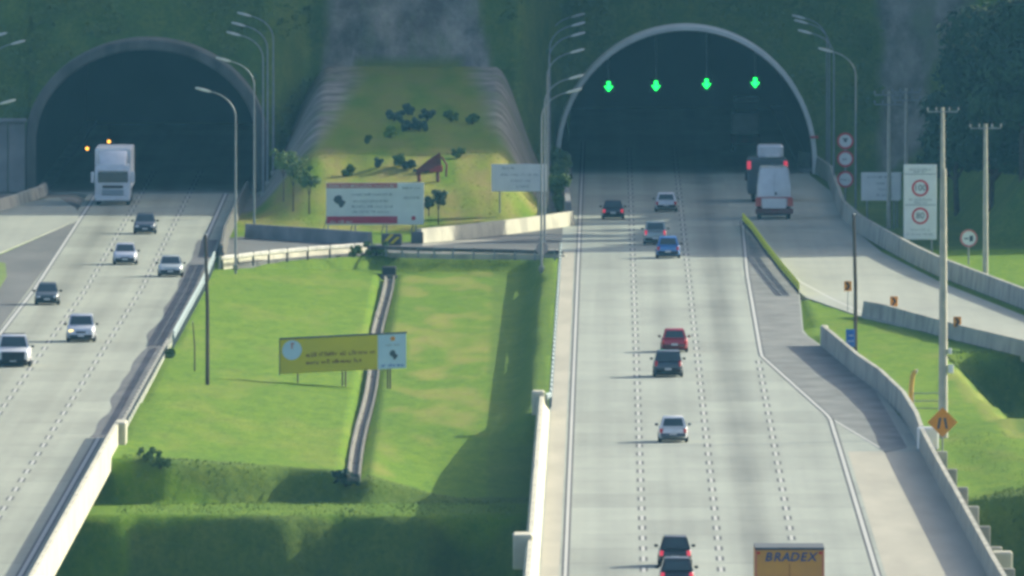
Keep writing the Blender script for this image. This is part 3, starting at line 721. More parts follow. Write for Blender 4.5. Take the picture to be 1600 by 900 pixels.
# ------------------------------------------------------------------ signs
def scribble(b, x0, x1, z, h, y, seed):
    """a line of illegible lettering: small strokes"""
    rnd = random.Random(seed); x = x0
    while x < x1:
        for k in range(rnd.randint(2, 7)):
            if x > x1: break
            w = h * rnd.uniform(.35, .7)
            hh = h * rnd.choice((.65, .65, 1.0))
            b.box((x, y, z + hh / 2), (h * .16, .012, hh)); b.box((x + w * .4, y, z + rnd.choice((.1, .5, .9)) * hh), (w * .7, .012, h * .16))
            if rnd.random() < .5: b.box((x + w * .75, y, z + hh / 2), (h * .14, .012, hh))
            x += w * 1.25
        x += h * .6
def lettering(text, size, loc, mt, parent, name='lettering', bold=0.0, shear=0.0):
    c = bpy.data.curves.new(name, 'FONT'); c.body = text; c.size = size; c.extrude = .006; c.align_x = 'CENTER'; c.align_y = 'CENTER'; c.offset = bold; c.shear = shear; c.resolution_u = 3
    t = bpy.data.objects.new(name, c); COL.objects.link(t)
    dg = bpy.context.evaluated_depsgraph_get(); me = bpy.data.meshes.new_from_object(t.evaluated_get(dg)); bpy.data.objects.remove(t)
    me.materials.clear(); me.materials.append(mt); o = bpy.data.objects.new(name, me); COL.objects.link(o)
    o.parent = parent; o.location = loc; o.rotation_euler = (R(90), 0, 0); return o
def disc(cx, cz, r, n=28): return [(cx + r * math.cos(2 * math.pi * i / n), cz + r * math.sin(2 * math.pi * i / n)) for i in range(n)]
def annulus(b, cx, cz, r0, r1, y0, y1, n=32):
    o = len(b.v)
    for i in range(n):
        a = 2 * math.pi * i / n
        for r in (r0, r1):
            for y in (y0, y1): b.v.append((cx + r * math.cos(a), y, cz + r * math.sin(a)))
    for i in range(n):
        j = (i + 1) % n; p, q = o + 4 * i, o + 4 * j
        b.f += [(p, q, q + 2, p + 2), (p + 1, p + 3, q + 3, q + 1), (p, p + 1, q + 1, q), (p + 2, q + 2, q + 3, p + 3)]
STATE = [(-.62, .1), (-.45, .38), (-.1, .5), (.18, .42), (.3, .1), (.62, -.02), (.5, -.2), (.28, -.45), (.05, -.5), (-.12, -.22), (-.4, -.12)]
# red and white board in front of the mound
x, y = G(586, 356); z = zt(x, y); S0 = F / y; W = 153 / S0; Hh = 66 / S0
bb = empty('billboard', (x, y, z), R(4), 'large white billboard with crimson lower band on the mound', 'billboard')
zb = .62
b = MB(); b.bbox((0, 0, zb + Hh / 2), (W, .14, Hh), .03); b.build('panel', M['sign_white'], bb)
xm = -W / 2 + W * .73
b = MB(); b.box(((-W / 2 + xm) / 2, -.08, zb + .12 * Hh), (xm + W / 2 - .04, .02, .17 * Hh)); cb = b.build('crimson_band', M['sign_crimson'], bb)
b = MB(); scribble(b, -W / 2 + .3, -W / 2 + 1.9, zb + .045 * Hh, .22, -.1, 3); tag(b.build('lettering', M['sign_white'], cb), kind='stuff')
b = MB(); b.box(((-W / 2 + xm) / 2, -.08, zb + .935 * Hh), (xm + W / 2 - .04, .02, .12 * Hh)); tb = b.build('title_band', M['sign_pink'], bb)
b = MB(); scribble(b, -W / 2 + .2, xm - .3, zb + .90 * Hh, .2, -.1, 5); tag(b.build('lettering', M['sign_white'], tb), kind='stuff')
b = MB(); b.vprism([(p * .75 - W / 2 + .98, q * .95 + zb + .56 * Hh) for p, q in STATE], -.085, -.075); b.build('map_emblem', M['print_dark'], bb)
for i, (a, c, q) in enumerate(((1.9, 4.9, .74), (2.0, 4.6, .58), (1.9, 4.9, .45), (1.9, 4.6, .33))):
    b = MB(); scribble(b, -W / 2 + a, min(-W / 2 + c, xm - .1), zb + q * Hh - .12, .17, -.085, 20 + i); tag(b.build('text_line', M['sign_grey'], bb), kind='stuff')
b = MB(); scribble(b, xm + .35, W / 2 - .3, zb + .85 * Hh, .16, -.085, 40); scribble(b, xm + .45, W / 2 - .35, zb + .62 * Hh, .16, -.085, 41); tag(b.build('text_line', M['sign_grey'], bb), kind='stuff')
b = MB(); b.vprism(disc(W / 2 - .78, zb + .16 * Hh, .17, 10), -.085, -.075); b.build('small_emblem', M['sign_crimson'], bb)
for q in (-.48, -.2, .12, .42):
    b = MB(); b.tube([(q * W, .05, zb + .3), (q * W - .02, .05, -.5)], .06, 6); b.build('leg', M['steel'], bb)
    b = MB(); b.tube([(q * W, .08, zb + .9), (q * W - .35, 1.8, -.3)], .05, 6); b.build('brace', M['steel'], bb)
# yellow board on the lawn
x, y = G(536, 596, -.75); z = zt(x, y); S0 = F / y; W = 197 / S0; Hh = 54 / S0
yb = empty('billboard', (x, y, z), R(3), 'long yellow billboard with pale blue end panel on the lawn', 'billboard')
tilt = .048; zb = .95
def tq(x0, x1, z0, z1): return [(x0, z0 + x0 * tilt), (x1, z0 + x1 * tilt), (x1, z1 + x1 * tilt), (x0, z1 + x0 * tilt)]
xm = W / 2 - W * .225
b = MB(); b.vprism(tq(-W / 2, xm, zb, zb + Hh), -.05, .05); b.build('yellow_panel', M['sign_yellow'], yb)
b = MB(); b.vprism(tq(xm + .004, W / 2, zb, zb + Hh), -.05, .05); bp_ = b.build('pale_blue_panel', M['sign_pale_blue'], yb)
b = MB(); b.vprism(tq(-W / 2 - .05, W / 2 + .05, zb + Hh, zb + Hh + .10), -.07, .07); b.build('frame', M['print_dark'], yb)
b = MB(); b.vprism(tq(-W / 2 - .06, -W / 2 - .002, zb - .05, zb + Hh), -.07, .07); b.build('frame', M['print_dark'], yb)
b = MB(); b.vprism([(p, q + p * tilt) for p, q in disc(-W / 2 + .72, zb + Hh * .68, .60)], -.064, -.052); em = b.build('round_emblem', M['sign_pale_blue'], yb)
b = MB(); b.box((-W / 2 + .72, -.07, zb + Hh * .80 - W / 2 * tilt + .05), (.08, .01, .35)); b.box((-W / 2 + .75, -.07, zb + Hh * .86 - W / 2 * tilt + .05), (.22, .01, .08)); b.build('mark', M['sign_pink'], em)
for i, (x0, x1, q, hh) in enumerate(((-W / 2 + 1.6, xm - .2, .46, .26), (-W / 2 + 1.6, xm - 1.1, .24, .26))):
    b = MB(); scribble(b, x0, x1, 0, hh, -.06, 60 + i); b.v = [(p, q2, r + zb + q * Hh + p * tilt) for p, q2, r in b.v]; tag(b.build('text_line', M['print_brown'], yb), kind='stuff')
b = MB(); b.vprism([(p * .42 + (xm + W / 2) / 2 + .1, q * .6 + zb + .40 * Hh + W * .39 * tilt) for p, q in STATE], -.062, -.052); b.build('map_emblem', M['print_dark'], bp_)
b = MB(); scribble(b, xm + .25, W / 2 - .2, 0, .2, -.06, 70); b.v = [(p, q2, r + zb + .06 * Hh + p * tilt) for p, q2, r in b.v]; tag(b.build('text_line', M['sign_blue'], bp_), kind='stuff')
b = MB(); scribble(b, xm + .5, W / 2 - .45, 0, .14, -.06, 71); b.v = [(p, q2, r + zb + .66 * Hh + p * tilt) for p, q2, r in b.v]; tag(b.build('text_line', M['sign_grey'], bp_), kind='stuff')
b = MB(); b.vprism([(p, q + p * tilt) for p, q in disc((xm + W / 2) / 2 + .05, zb + .87 * Hh, .15, 10)], -.062, -.052); b.build('small_emblem', M['sign_orange'], bp_)
for q in (-.36, -.005, .02, .355, .375):
    b = MB(); b.tube([(q * W, .09, zb + .6 + q * W * tilt), (q * W, .12, -.6)], .05, 6); b.build('leg', M['wood'], yb)
# white road sign left of the right tunnel
def board(px, py, w, h, zb, label, lines, rz=0, legs=(-.35, .35), name='road_sign', mt='sign_white', mtl='sign_grey', lh=.16, cat='sign'):
    x, y = G(px, py); z = max(-.3, zt(x, y)); rt = empty(name, (x, y, z), rz, label, cat)
    b = MB(); b.bbox((0, 0, zb + h / 2), (w, .08, h), .02); b.build('panel', M[mt], rt)
    for i, (a, c, q) in enumerate(lines):
        b = MB(); scribble(b, a * w, c * w, zb + q * h, lh, -.05, 100 + i + int(px)); tag(b.build('text_line', M[mtl], rt), kind='stuff')
    for q in legs:
        b = MB(); b.tube([(q * w, .08, zb + h * .8), (q * w, .08, -.5)], .06, 8); b.build('leg', M['steel'], rt)
    return rt
board(811, 347, 4.1, 2.05, 1.95, 'grey-white road sign with four text lines left of the right tunnel', ((-.3, -.1, .82), (-.35, .35, .58), (-.15, .2, .36), (-.05, .2, .15)), R(3))
board(1376, 356, 2.85, 2.1, 2.1, 'white information board with grey text behind the slip road wall', ((-.35, .3, .8), (-.1, .25, .58), (-.05, .2, .36), (-.1, .3, .15)), R(3))
board(1402, 354, .62, 2.0, 2.1, 'narrow white board right of the information board', (), R(3), (0,))
sp = board(1438, 398, 2.35, 5.35, 1.15, 'tall white speed limit board with two red circles beside the pale pole', (), R(2))
for i, (q, txt) in enumerate(((.685, '100'), (.315, '80'))):
    b = MB(); annulus(b, .0, 1.15 + q * 5.35, .46, .60, -.065, -.045); b.build('red_circle', M['sign_red'], sp)
    tag(lettering(txt, .62, (0, -.05, 1.15 + q * 5.35), M['print_dark'], sp), kind='stuff')
for q in (.87, .46): b = MB(); b.box((0, -.05, 1.15 + q * 5.35), (2.2, .02, .05)); b.build('divider', M['sign_grey'], sp)
for q, a in ((.93, .35), (.90, .2), (.53, .35), (.49, .2), (.13, .3), (.07, .4)):
    b = MB(); scribble(b, -a * 2.3, a * 2.3, 1.15 + q * 5.35 - .05, .13, -.055, int(q * 1000)); tag(b.build('text_line', M['sign_grey'], sp), kind='stuff')
# three round prohibition signs on one post
x, y = G(1321, 338); rt = empty('road_sign', (x, y, 0), 0, 'three round red-rimmed signs stacked on one post right of the tunnel', 'sign')
b = MB(); b.tube([(0, .1, -.4), (0, .1, 6.2)], .07, 8); b.build('post', M['steel'], rt)
for i, q in enumerate((280, 248, 220)):
    zz = zat(q, y); b = MB(); b.vprism(disc(0, zz, .55), -.01, .03); p = b.build('sign_disc', M['sign_white'], rt)
    b = MB(); annulus(b, 0, zz, .48, .62, -.04, .025); b.build('red_rim', M['sign_red'], p)
    b = MB()
    if i == 0: scribble(b, -.36, .34, zz - .08, .16, -.02, 7)
    elif i == 1: scribble(b, -.2, .2, zz - .1, .2, -.02, 8)
    else: b.vprism([(-.14, zz + .1), (.14, zz + .1), (.08, zz - .1), (-.08, zz - .1)], -.03, -.01); b.box((0, -.02, zz + .16), (.4, .012, .1))
    b.build('symbol', M['print_dark'], p)
# small round sign at right
x, y = G(1514, 412); rt = empty('road_sign', (x, y, zt(x, y)), R(8), 'single round red-rimmed sign before the dark trees at right', 'sign')
b = MB(); b.tube([(0, .1, -.4), (0, .1, 2.2)], .06, 8); b.build('post', M['steel'], rt)
b = MB(); b.vprism(disc(0, 1.85, .55), -.01, .03); p = b.build('sign_disc', M['sign_white'], rt)
b = MB(); annulus(b, 0, 1.85, .50, .62, -.04, .025); b.build('red_rim', M['sign_pink'], p)
b = MB(); b.vprism([(.05, 1.6), (.3, 1.65), (.3, 2.05), (.05, 2.0)], -.03, -.012); b.box((-.18, -.02, 1.82), (.3, .012, .09)); b.build('symbol', M['print_dark'], p)
# blue signs
x, y = G(1329, 566); rt = empty('road_sign', (x, y, zt(x, y)), 0, 'small blue panel on a short post on the grass island', 'sign')
b = MB(); b.bbox((0, 0, 1.55), (.55, .06, 1.1), .02); p = b.build('panel', M['sign_blue'], rt); b = MB(); scribble(b, -.15, .18, 1.32, .12, -.04, 9); scribble(b, -.1, .18, 1.68, .08, -.04, 10); tag(b.build('text_line', M['sign_white'], p), kind='stuff')
b = MB(); b.tube([(0, .06, 1.6), (0, .06, -.4)], .045, 8); b.build('post', M['wood'], rt)
x, y = G(867, 275); Yq = PORT_R['Y'] - 1.0; rt = empty('road_sign', (xat(867.5, Yq), Yq, 0), 0, 'small blue sign on a pole at the left foot of the white tunnel ring', 'sign')
b = MB(); b.bbox((0, 0, zat(247, Yq)), (.6, .06, 1.15), .02); b.build('panel', M['sign_blue'], rt)
b = MB(); b.tube([(0, .06, zat(240, Yq)), (0, .06, -.4)], .06, 8); b.build('post', M['sign_white'], rt)
# back of a stop-like sign above the lawn corner
x, y = G(847, 440, -1.0); z = zt(x, y); rt = empty('road_sign', (x, y, z), R(4), 'faded octagonal sign on a thin post at the lawn corner', 'sign')
b = MB(); zz = zat(388, y) - z; b.vprism([(.45 * math.cos(math.pi / 8 + k * math.pi / 4), zz + .45 * math.sin(math.pi / 8 + k * math.pi / 4)) for k in range(8)], -.02, .02); b.build('plate', mat('faded_grey_pink', (.36, .32, .31), (.42, .33, .31), 2, .6), rt)
b = MB(); b.tube([(0, .05, zz), (0, .05, -.4)], .04, 8); b.build('post', M['steel'], rt)
# orange diamond
x, y = G(1473, 705); z = zt(x, y); rt = empty('road_sign', (x, y, z), 0, 'orange diamond warning sign in front of the tall pale pole', 'sign')
r_ = 23.5 * y / F; zz = zat(660, y) - z
b = MB(); b.vprism([(-r_, zz), (0, zz - r_), (r_, zz), (0, zz + r_)], -.03, .02); p = b.build('plate', M['sign_orange'], rt)
b = MB()
for s in (-1, 1): b.vprism([(s * .30, zz - .36), (s * .17, zz - .36), (s * .05, zz + .25), (s * .20, zz + .25)], -.045, -.032)
b.build('symbol', M['print_dark'], p)
b = MB(); b.tube([(0, .05, zz), (0, .05, -.4)], .05, 8); b.build('post', M['steel'], rt)
# yellow delineators along the slip road
for px, py, lab in ((1325, 486, 'yellow chevron plate on a thin post nearest the dark pole'), (1397, 500, 'yellow chevron plate above the left end of the slip road wall'), (1496, 532, 'yellow chevron plate above the slip road wall near the pale pole')):
    x, y = G(px, py); rt = empty('delineator', (x, y, 0), 0, lab, 'delineator', 'yellow chevron plates along the slip road')
    zz = zat({1325: 447, 1397: 471, 1496: 503}[px], y)
    b = MB(); b.bbox((0, 0, zz), (.5, .05, .66), .02); p = b.build('plate', M['sign_orange'], rt)
    b = MB(); b.vprism([(-.16, zz + .26), (.0, zz + .26), (.16, zz), (.0, zz - .26), (-.16, zz - .26), (.0, zz)], -.045, -.03); b.build('chevron', M['black'], p)
    b = MB(); b.tube([(0, .05, zz), (0, .05, -.3)], .03, 6); b.build('post', M['steel'], rt)
# bent yellow vent pipe and its small fence
x, y = G(1425, 636); z = zt(x, y); rt = empty('vent_pipe', (x, y, z), 0, 'bent yellow pipe standing on the grass island', 'pipe')
b = MB(); b.tube([(-.05, 0, -.2), (-.03, 0, 1.2), (.04, 0, 1.85), (.14, -.05, 2.1), (.26, -.08, 2.16)], [.13, .14, .14, .13, .12], 10); b.build('pipe', mat('yellow_pipe', (.62, .36, .05), (.5, .3, .06), 2, .6), rt, smooth=True)
b = MB(); b.tube([(.25, -.08, 2.16), (.33, -.09, 2.14)], .135, 10); b.build('mouth', M['pole_conc'], rt)
x, y = G(1448, 640); z = zt(x, y); rt = empty('pipe_railing', (x, y, z), 0, 'thin grey pipe railing behind the bent yellow pipe', 'railing')
for q in (-.75, .75): b = MB(); b.tube([(q, 0, -.2), (q, 0, 1.0)], .03, 6); b.build('post', M['steel'], rt)
for zz in (.12, .55, 1.0): b = MB(); b.tube([(-.75, 0, zz), (.75, 0, zz)], .03, 6); b.build('rail', M['steel'], rt)
# green lane signals in the right tunnel, orange lamps in the left one
for i, (px, lab) in enumerate(((951, 'green down arrow signal over the leftmost lane of the right tunnel'), (1025, 'green down arrow signal second from left in the right tunnel'), (1104, 'green down arrow signal third from left in the right tunnel'), (1180, 'green down arrow signal over the rightmost lane of the right tunnel'))):
    Yq = PORT_R['Y'] + 5; x = xat(px, Yq); zz = zat((135, 134, 131, 129)[i], Yq); top = arch_top(PORT_R, x)
    rt = empty('lane_signal', (x, Yq, zz), 0, lab, 'signal', 'green lane signals in the right tunnel')
    b = MB(); b.bbox((0, .12, 0), (1.0, .2, 1.0), .04); b.build('housing', M['black'], rt)
    b = MB(); b.vprism([(-.14, .40), (-.14, .02), (-.38, .04), (0, -.42), (.38, .04), (.14, .02), (.14, .40)][::-1], -.02, .01); b.build('arrow', M['green_lamp'], rt)
    b = MB(); b.tube([(0, .15, .45), (0, .15, top - zz)], .045, 6); b.build('rod', M['steel'], rt)
for px, py, lab in ((136, 232, 'orange warning lamp left of the white truck'), (170, 221, 'small orange lamp just above the white truck')):
    Yq = PORT_L['Y'] + (8 if px != 280 else 60); x = xat(px, Yq); zz = zat(py, Yq); top = arch_top(PORT_L, x)
    rt = empty('tunnel_lamp', (x, Yq, zz), 0, lab, 'lamp', 'orange lamps in the left tunnel')
    b = MB(); b.bbox((0, .1, 0), (.4, .15, .4), .03); b.build('housing', M['black'], rt)
    b = MB(); b.vprism(disc(0, 0, .13 if px != 280 else .08, 12)[::-1], -.02, .02); b.build('lens', M['orange_lamp'], rt)
    b = MB(); b.tube([(0, .12, .15), (0, .12, top - zz)], .02, 6); b.build('rod', M['black'], rt)

# ------------------------------------------------------------------ vehicles
def panel(b, a, c, d, e, mu, mv, off):
    """inset quad on face a,c,d,e (a-c bottom, e-d top) raised by off"""
    a, c, d, e = map(Vector, (a, c, d, e)); n = (c - a).cross(e - a).normalized()
    def P(u, v): return (a * (1 - u) + c * u) * (1 - v) + (e * (1 - u) + d * u) * v + n * off
    vs = [P(mu, mv), P(1 - mu, mv), P(1 - mu, 1 - mv), P(mu, 1 - mv)]
    vs2 = [P(mu, mv) - n * .03, P(1 - mu, mv) - n * .03, P(1 - mu, 1 - mv) - n * .03, P(mu, 1 - mv) - n * .03]
    b.add(vs + vs2, [(0, 1, 2, 3), (0, 4, 5, 1), (1, 5, 6, 2), (2, 6, 7, 3), (3, 7, 4, 0)])
def car(label, px, py, W, Hh, L, style, col, away=True, name='car', cat='car', lit=False, lower=None, group=None, hl=None, roof=None):
    x, y = G(px, py)
    if away: y += L / 2
    else: y += L / 2
    rt = empty(name, (x, y, .008), 0 if away else math.pi, label, cat, group)
    hw = W / 2; belt = Hh * (.60 if style != 'suv' else .61); r = .29 if style in ('hatch', 'sedan') else .33
    st = dict(hatch=(.06, .42, .30 * L - .75, .30 * L - .05), sedan=(.62, 1.25, .28 * L - .75, .28 * L), suv=(.05, .30, .28 * L - .6, .28 * L), pickup=(2.05, 2.3, .27 * L - .5, .27 * L + .1))[style]
    yr, yrr, yf, yc = -L / 2 + st[0], -L / 2 + st[1], st[2], st[3]
    stn = [(-L / 2, .34, belt - .18, .76), (-L / 2 + .07, .28, belt - .07, .88), (-L / 2 + .22, .24, belt - .02, .955), (-L / 2 + .5, .22, belt - .005, .985), (-L / 4, .2, belt, 1.0), (yc - .3, .2, belt + .01, 1.0), (yc + .1, .2, belt, .99), (L / 2 - .55, .22, belt - .10, .965), (L / 2 - .26, .24, belt - .16, .91), (L / 2 - .09, .27, belt - .24, .82), (L / 2, .32, belt - .36, .70)]
    if style == 'pickup': stn = [(a, z0 + .12, z1, k) for a, z0, z1, k in stn]
    rings = []
    for a, z0, z1, k in stn:
        w = hw * k; m1 = z0 + (z1 - z0) * .55
        half = [(w * .90, z0), (w * .99, z0 + .10), (w, m1), (w * .975, z1 - .09), (w * .91, z1 - .02), (w * .80, z1)]
        rings.append([(-u, a, v) for u, v in half] + [(u, a, v) for u, v in half[::-1]])
    b = MB(); b.loft(rings); body = b.build('body', col, rt, smooth=True)
    # cabin
    zb, zr = belt - .03, Hh; bw, tw = hw * .90, hw * (.70 if style != 'suv' else .76)
    lo = [(-bw, yr, zb), (bw, yr, zb), (bw, yc, zb), (-bw, yc, zb)]
    up = [(-tw, yrr, zr - .05), (tw, yrr, zr - .05), (tw, yf, zr - .05), (-tw, yf, zr - .05)]
    tp = [(-tw * .86, yrr + .12, zr), (tw * .86, yrr + .12, zr), (tw * .86, yf - .15, zr), (-tw * .86, yf - .15, zr)]
    b = MB(); b.loft([lo, up, tp]); cab = b.build('cabin', roof or col, rt, smooth=True)
    b = MB(); panel(b, lo[0], lo[1], up[1], up[0], .09, .13, .012); b.build('rear_window', M['glass'], rt)
    b = MB(); panel(b, lo[2], lo[3], up[3], up[2], .06, .10, .012); b.build('windscreen', M['glass'], rt)
    b = MB(); panel(b, lo[1], lo[2], up[2], up[1], .08, .14, .012); b.build('side_window', M['glass'], rt)
    b = MB(); panel(b, lo[3], lo[0], up[0], up[3], .08, .14, .012); b.build('side_window', M['glass'], rt)
    # wheels
    wm = rm = None
    for sx in (-1, 1):
        for yy in (-L * .31, L * .315):
            if wm is None:
                b = MB(); b.tube([(-.10, 0, 0), (-.07, 0, 0), (.07, 0, 0), (.10, 0, 0)], [r * .9, r, r, r * .9], 18); w = b.build('wheel', M['rubber'], rt, smooth=True); wm = w.data
                b = MB(); b.tube([(.085, 0, 0), (.108, 0, 0)], [r * .62, r * .55], 14); q = b.build('rim', M['rim'], w); rm = q.data
            else:
                w = bpy.data.objects.new('wheel', wm); COL.objects.link(w); w.parent = rt
                q = bpy.data.objects.new('rim', rm); COL.objects.link(q); q.parent = w
            w.location = (sx * (hw - .085), yy, r + (.0)); w.rotation_euler = (0, 0, 0 if sx > 0 else math.pi)
    # lamps
    for sx in (-1, 1):
        tl_ = {'hatch': (.20, .26, belt - .22), 'sedan': (.30, .16, belt - .20), 'suv': (.17, .34, belt - .16), 'pickup': (.14, .34, belt - .25)}[style]
        b = MB(); b.bbox((sx * hw * .80, -L / 2 + .07, tl_[2]), (tl_[0], .16, tl_[1]), .03); b.build('tail_light', M['lamp_brake'] if lit else M['lamp_red'], rt, smooth=True)
        b = MB(); b.bbox((sx * hw * .68, L / 2 - .10, belt - .33), (hw * .36, .22, .15), .05); b.build('headlight', (M['head_on'] if hl == sx else M['head']), rt, smooth=True)
        b = MB(); b.bbox((sx * (hw + .09), yc - .38, belt + .06), (.20, .10, .14), .04); b.build('mirror', M['black'] if not away else (lower or M['black']), rt, smooth=True)
    b = MB(); b.bbox((0, -L / 2 + .02, .42), (W * .86, .20, .20), .05); b.build('rear_bumper', lower or M['black'], rt, smooth=True)
    b = MB(); b.bbox((0, L / 2 - .06, .38), (W * .80, .20, .20), .05); b.build('front_bumper', lower or M['black'], rt, smooth=True)
    b = MB(); b.bbox((0, L / 2 - .02, belt - .42) if style != 'pickup' else (0, L / 2 - .02, .66), (W * .34, .10, .12) if style != 'pickup' else (W * .66, .16, .55), .02); b.build('grille', M['black'], rt)
    b = MB(); b.box((0, -L / 2 - .09 if style != 'pickup' else -L / 2 - .1, .50), (.40, .02, .13)); b.build('number_plate', M['plate'], rt)
    b = MB(); b.box((0, L / 2 + .05, .40), (.40, .02, .12)); b.build('number_plate', M['plate'], rt)
    if style == 'pickup':
        b = MB(); b.bbox((0, -L / 2 + 1.0, belt + .02), (W * .84, 1.8, .06), .02); b.build('bed_floor', M['black'], rt)
        b = MB(); b.tube([(-hw * .7, yrr - .2, belt), (-hw * .62, yrr - .2, Hh + .02), (hw * .62, yrr - .2, Hh + .02), (hw * .7, yrr - .2, belt)], .04, 6); b.build('roll_bar', M['black'], rt)
    b = MB(); b.box((0, 0, .17), (W * .80, L * .86, .10)); b.build('underbody', M['black'], rt)
    return rt
gc = 'cars on the right carriageway'
car('dark blue-black car in the left lane near the right tunnel', 958, 343, 1.66, 1.42, 3.9, 'hatch', paint('navy', (.012, .018, .035)), lit=True, group=gc)
car('white hatchback in the middle lane nearest the right tunnel', 1041, 331, 1.70, 1.45, 3.9, 'hatch', paint('white', (.74, .76, .77)), group=gc)
car('silver-green high car with red lamps beside its dark rear window', 1024, 383, 1.68, 1.72, 3.9, 'suv', paint('silvergreen', (.30, .36, .36), .3), lit=True, group=gc)
car('bright blue hatchback just behind the silver-green car', 1044, 404, 1.70, 1.55, 3.9, 'hatch', paint('blue', (.07, .23, .55)), group=gc)
car('red hatchback in front of the dark grey car', 1054, 551, 1.68, 1.46, 3.8, 'hatch', paint('red', (.46, .02, .05)), lower=paint('darkred', (.09, .015, .02)), group=gc)
car('dark grey tall car closely following the red one', 1044, 590, 1.80, 1.62, 4.2, 'suv', paint('slate', (.055, .075, .095), .3), group=gc)
car('white hatchback with dark lower bumper alone in mid road', 1052, 692, 1.66, 1.46, 3.7, 'hatch', paint('white', (.74, .76, .77)), lower=paint('bluegrey', (.035, .05, .09)), group=gc)
car('black car with lit tail lamps at the bottom of the road', 1055, 887, 1.66, 1.50, 3.9, 'hatch', paint('black', (.014, .018, .022)), lit=True, group=gc)
car('second black car cut off by the bottom edge', 1058, 922, 1.72, 1.52, 4.0, 'hatch', paint('black', (.014, .018, .022)), lit=True, group=gc)
gd = 'cars on the left carriageway'
car('dark slate car just below the left tunnel shade line', 226, 366, 1.66, 1.50, 3.9, 'hatch', paint('slate', (.055, .075, .095), .3), False, group=gd)
car('silver-blue car with bright right flank in the middle of the left carriageway', 195, 414, 1.70, 1.50, 3.9, 'sedan', paint('silverblue', (.56, .60, .66), .15), False, group=gd)
car('pale greenish silver car nearest the lawn side', 266, 433, 1.72, 1.46, 3.9, 'sedan', paint('palesilver', (.46, .52, .50), .15), False, group=gd)
car('dark grey-green car in the outer left lane', 73, 477, 1.62, 1.45, 3.9, 'hatch', paint('greygreen', (.07, .095, .10), .3), False, group=gd)
car('silver car with one glowing amber lamp', 126, 535, 1.82, 1.72, 4.3, 'suv', paint('silverblue', (.56, .60, .66), .15), False, group=gd, hl=1)
car('white pickup with black grille cut off by the left edge', 20, 574, 2.15, 1.95, 5.0, 'pickup', paint('white', (.74, .76, .77)), False, 'pickup_truck', 'pickup', group=gd, lower=M['black'])

def wheels(rt, W, r, ys, wd=.28):
    wm = None
    for yy in ys:
        for s in (-1, 1):
            if wm is None:
                b = MB(); b.tube([(-wd / 2, 0, 0), (-wd * .35, 0, 0), (wd * .35, 0, 0), (wd / 2, 0, 0)], [r * .9, r, r, r * .9], 18); w = b.build('wheel', M['rubber'], rt, smooth=True); wm = w.data
            else:
                w = bpy.data.objects.new('wheel', wm); COL.objects.link(w); w.parent = rt
            w.location = (s * (W / 2 - wd / 2 - .02), yy, r)
# white articulated truck leaving the left tunnel (front towards us)
x, y = G(176, 321); rt = empty('truck', (x, y, .008), 0, 'white truck with roof deflector leaving the left tunnel', 'truck')
wt = paint('truckwhite', (.66, .69, .70)); W = 2.75
b = MB(); rings = []
for yy, z0, z1, k in ((-.02, .75, 2.5, .93), (.12, .55, 3.05, 1.0), (.9, .55, 3.15, 1.0), (2.1, .6, 3.15, 1.0)):
    w = W / 2 * k; rings.append([(-w * .96, yy, z0), (-w, yy, z0 + .2), (-w, yy, z1 - .3), (-w * .9, yy, z1), (w * .9, yy, z1), (w, yy, z1 - .3), (w, yy, z0 + .2), (w * .96, yy, z0)])
b.loft(rings); b.build('cab', wt, rt, smooth=True)
b = MB(); b.bbox((0, -.02, 2.15), (W * .84, .10, .80), .04); b.build('windscreen', M['glass'], rt, smooth=True)
b = MB(); b.bbox((0, .02, 2.68), (W * .86, .3, .14), .05); b.build('sun_visor', wt, rt, smooth=True)
b = MB(); rings = []
for yy, z0, z1, k in ((.15, 3.0, 3.1, .70), (.8, 3.0, 3.75, .74), (1.9, 3.0, 4.15, .78)):
    w = W / 2 * k; rings.append([(-w, yy, z0), (-w, yy, z1 - .1), (-w * .85, yy, z1), (w * .85, yy, z1), (w, yy, z1 - .1), (w, yy, z0)])
b.loft(rings); b.build('roof_deflector', wt, rt, smooth=True)
b = MB(); b.bbox((0, -.02, 1.42), (W * .58, .10, .22), .03); b.build('upper_grille', M['black'], rt)
b = MB(); b.bbox((0, -.03, .98), (W * .60, .10, .42), .03); b.build('lower_grille', M['sign_grey'], rt)
b = MB(); b.bbox((0, .05, .52), (W * .98, .35, .38), .08); b.build('bumper', wt, rt, smooth=True)
for s in (-1, 1):
    b = MB(); b.bbox((s * W * .40, -.06, .72), (.38, .14, .2), .05); b.build('headlight', M['head'], rt, smooth=True)
    b = MB(); b.bbox((s * (W / 2 + .17), .10, 2.15), (.26, .16, .85), .05); b.build('mirror', wt, rt, smooth=True)
b = MB(); b.bbox((0, 9.0, 2.75), (2.8, 13.2, 3.1), .08); b.build('trailer_box', M['sign_white'], rt)
b = MB(); b.box((0, 8.0, .95), (1.0, 14, .3)); b.build('chassis', M['black'], rt)
wheels(rt, 2.6, .5, (1.2, 4.2, 5.3, 11.5, 12.8, 14.1))
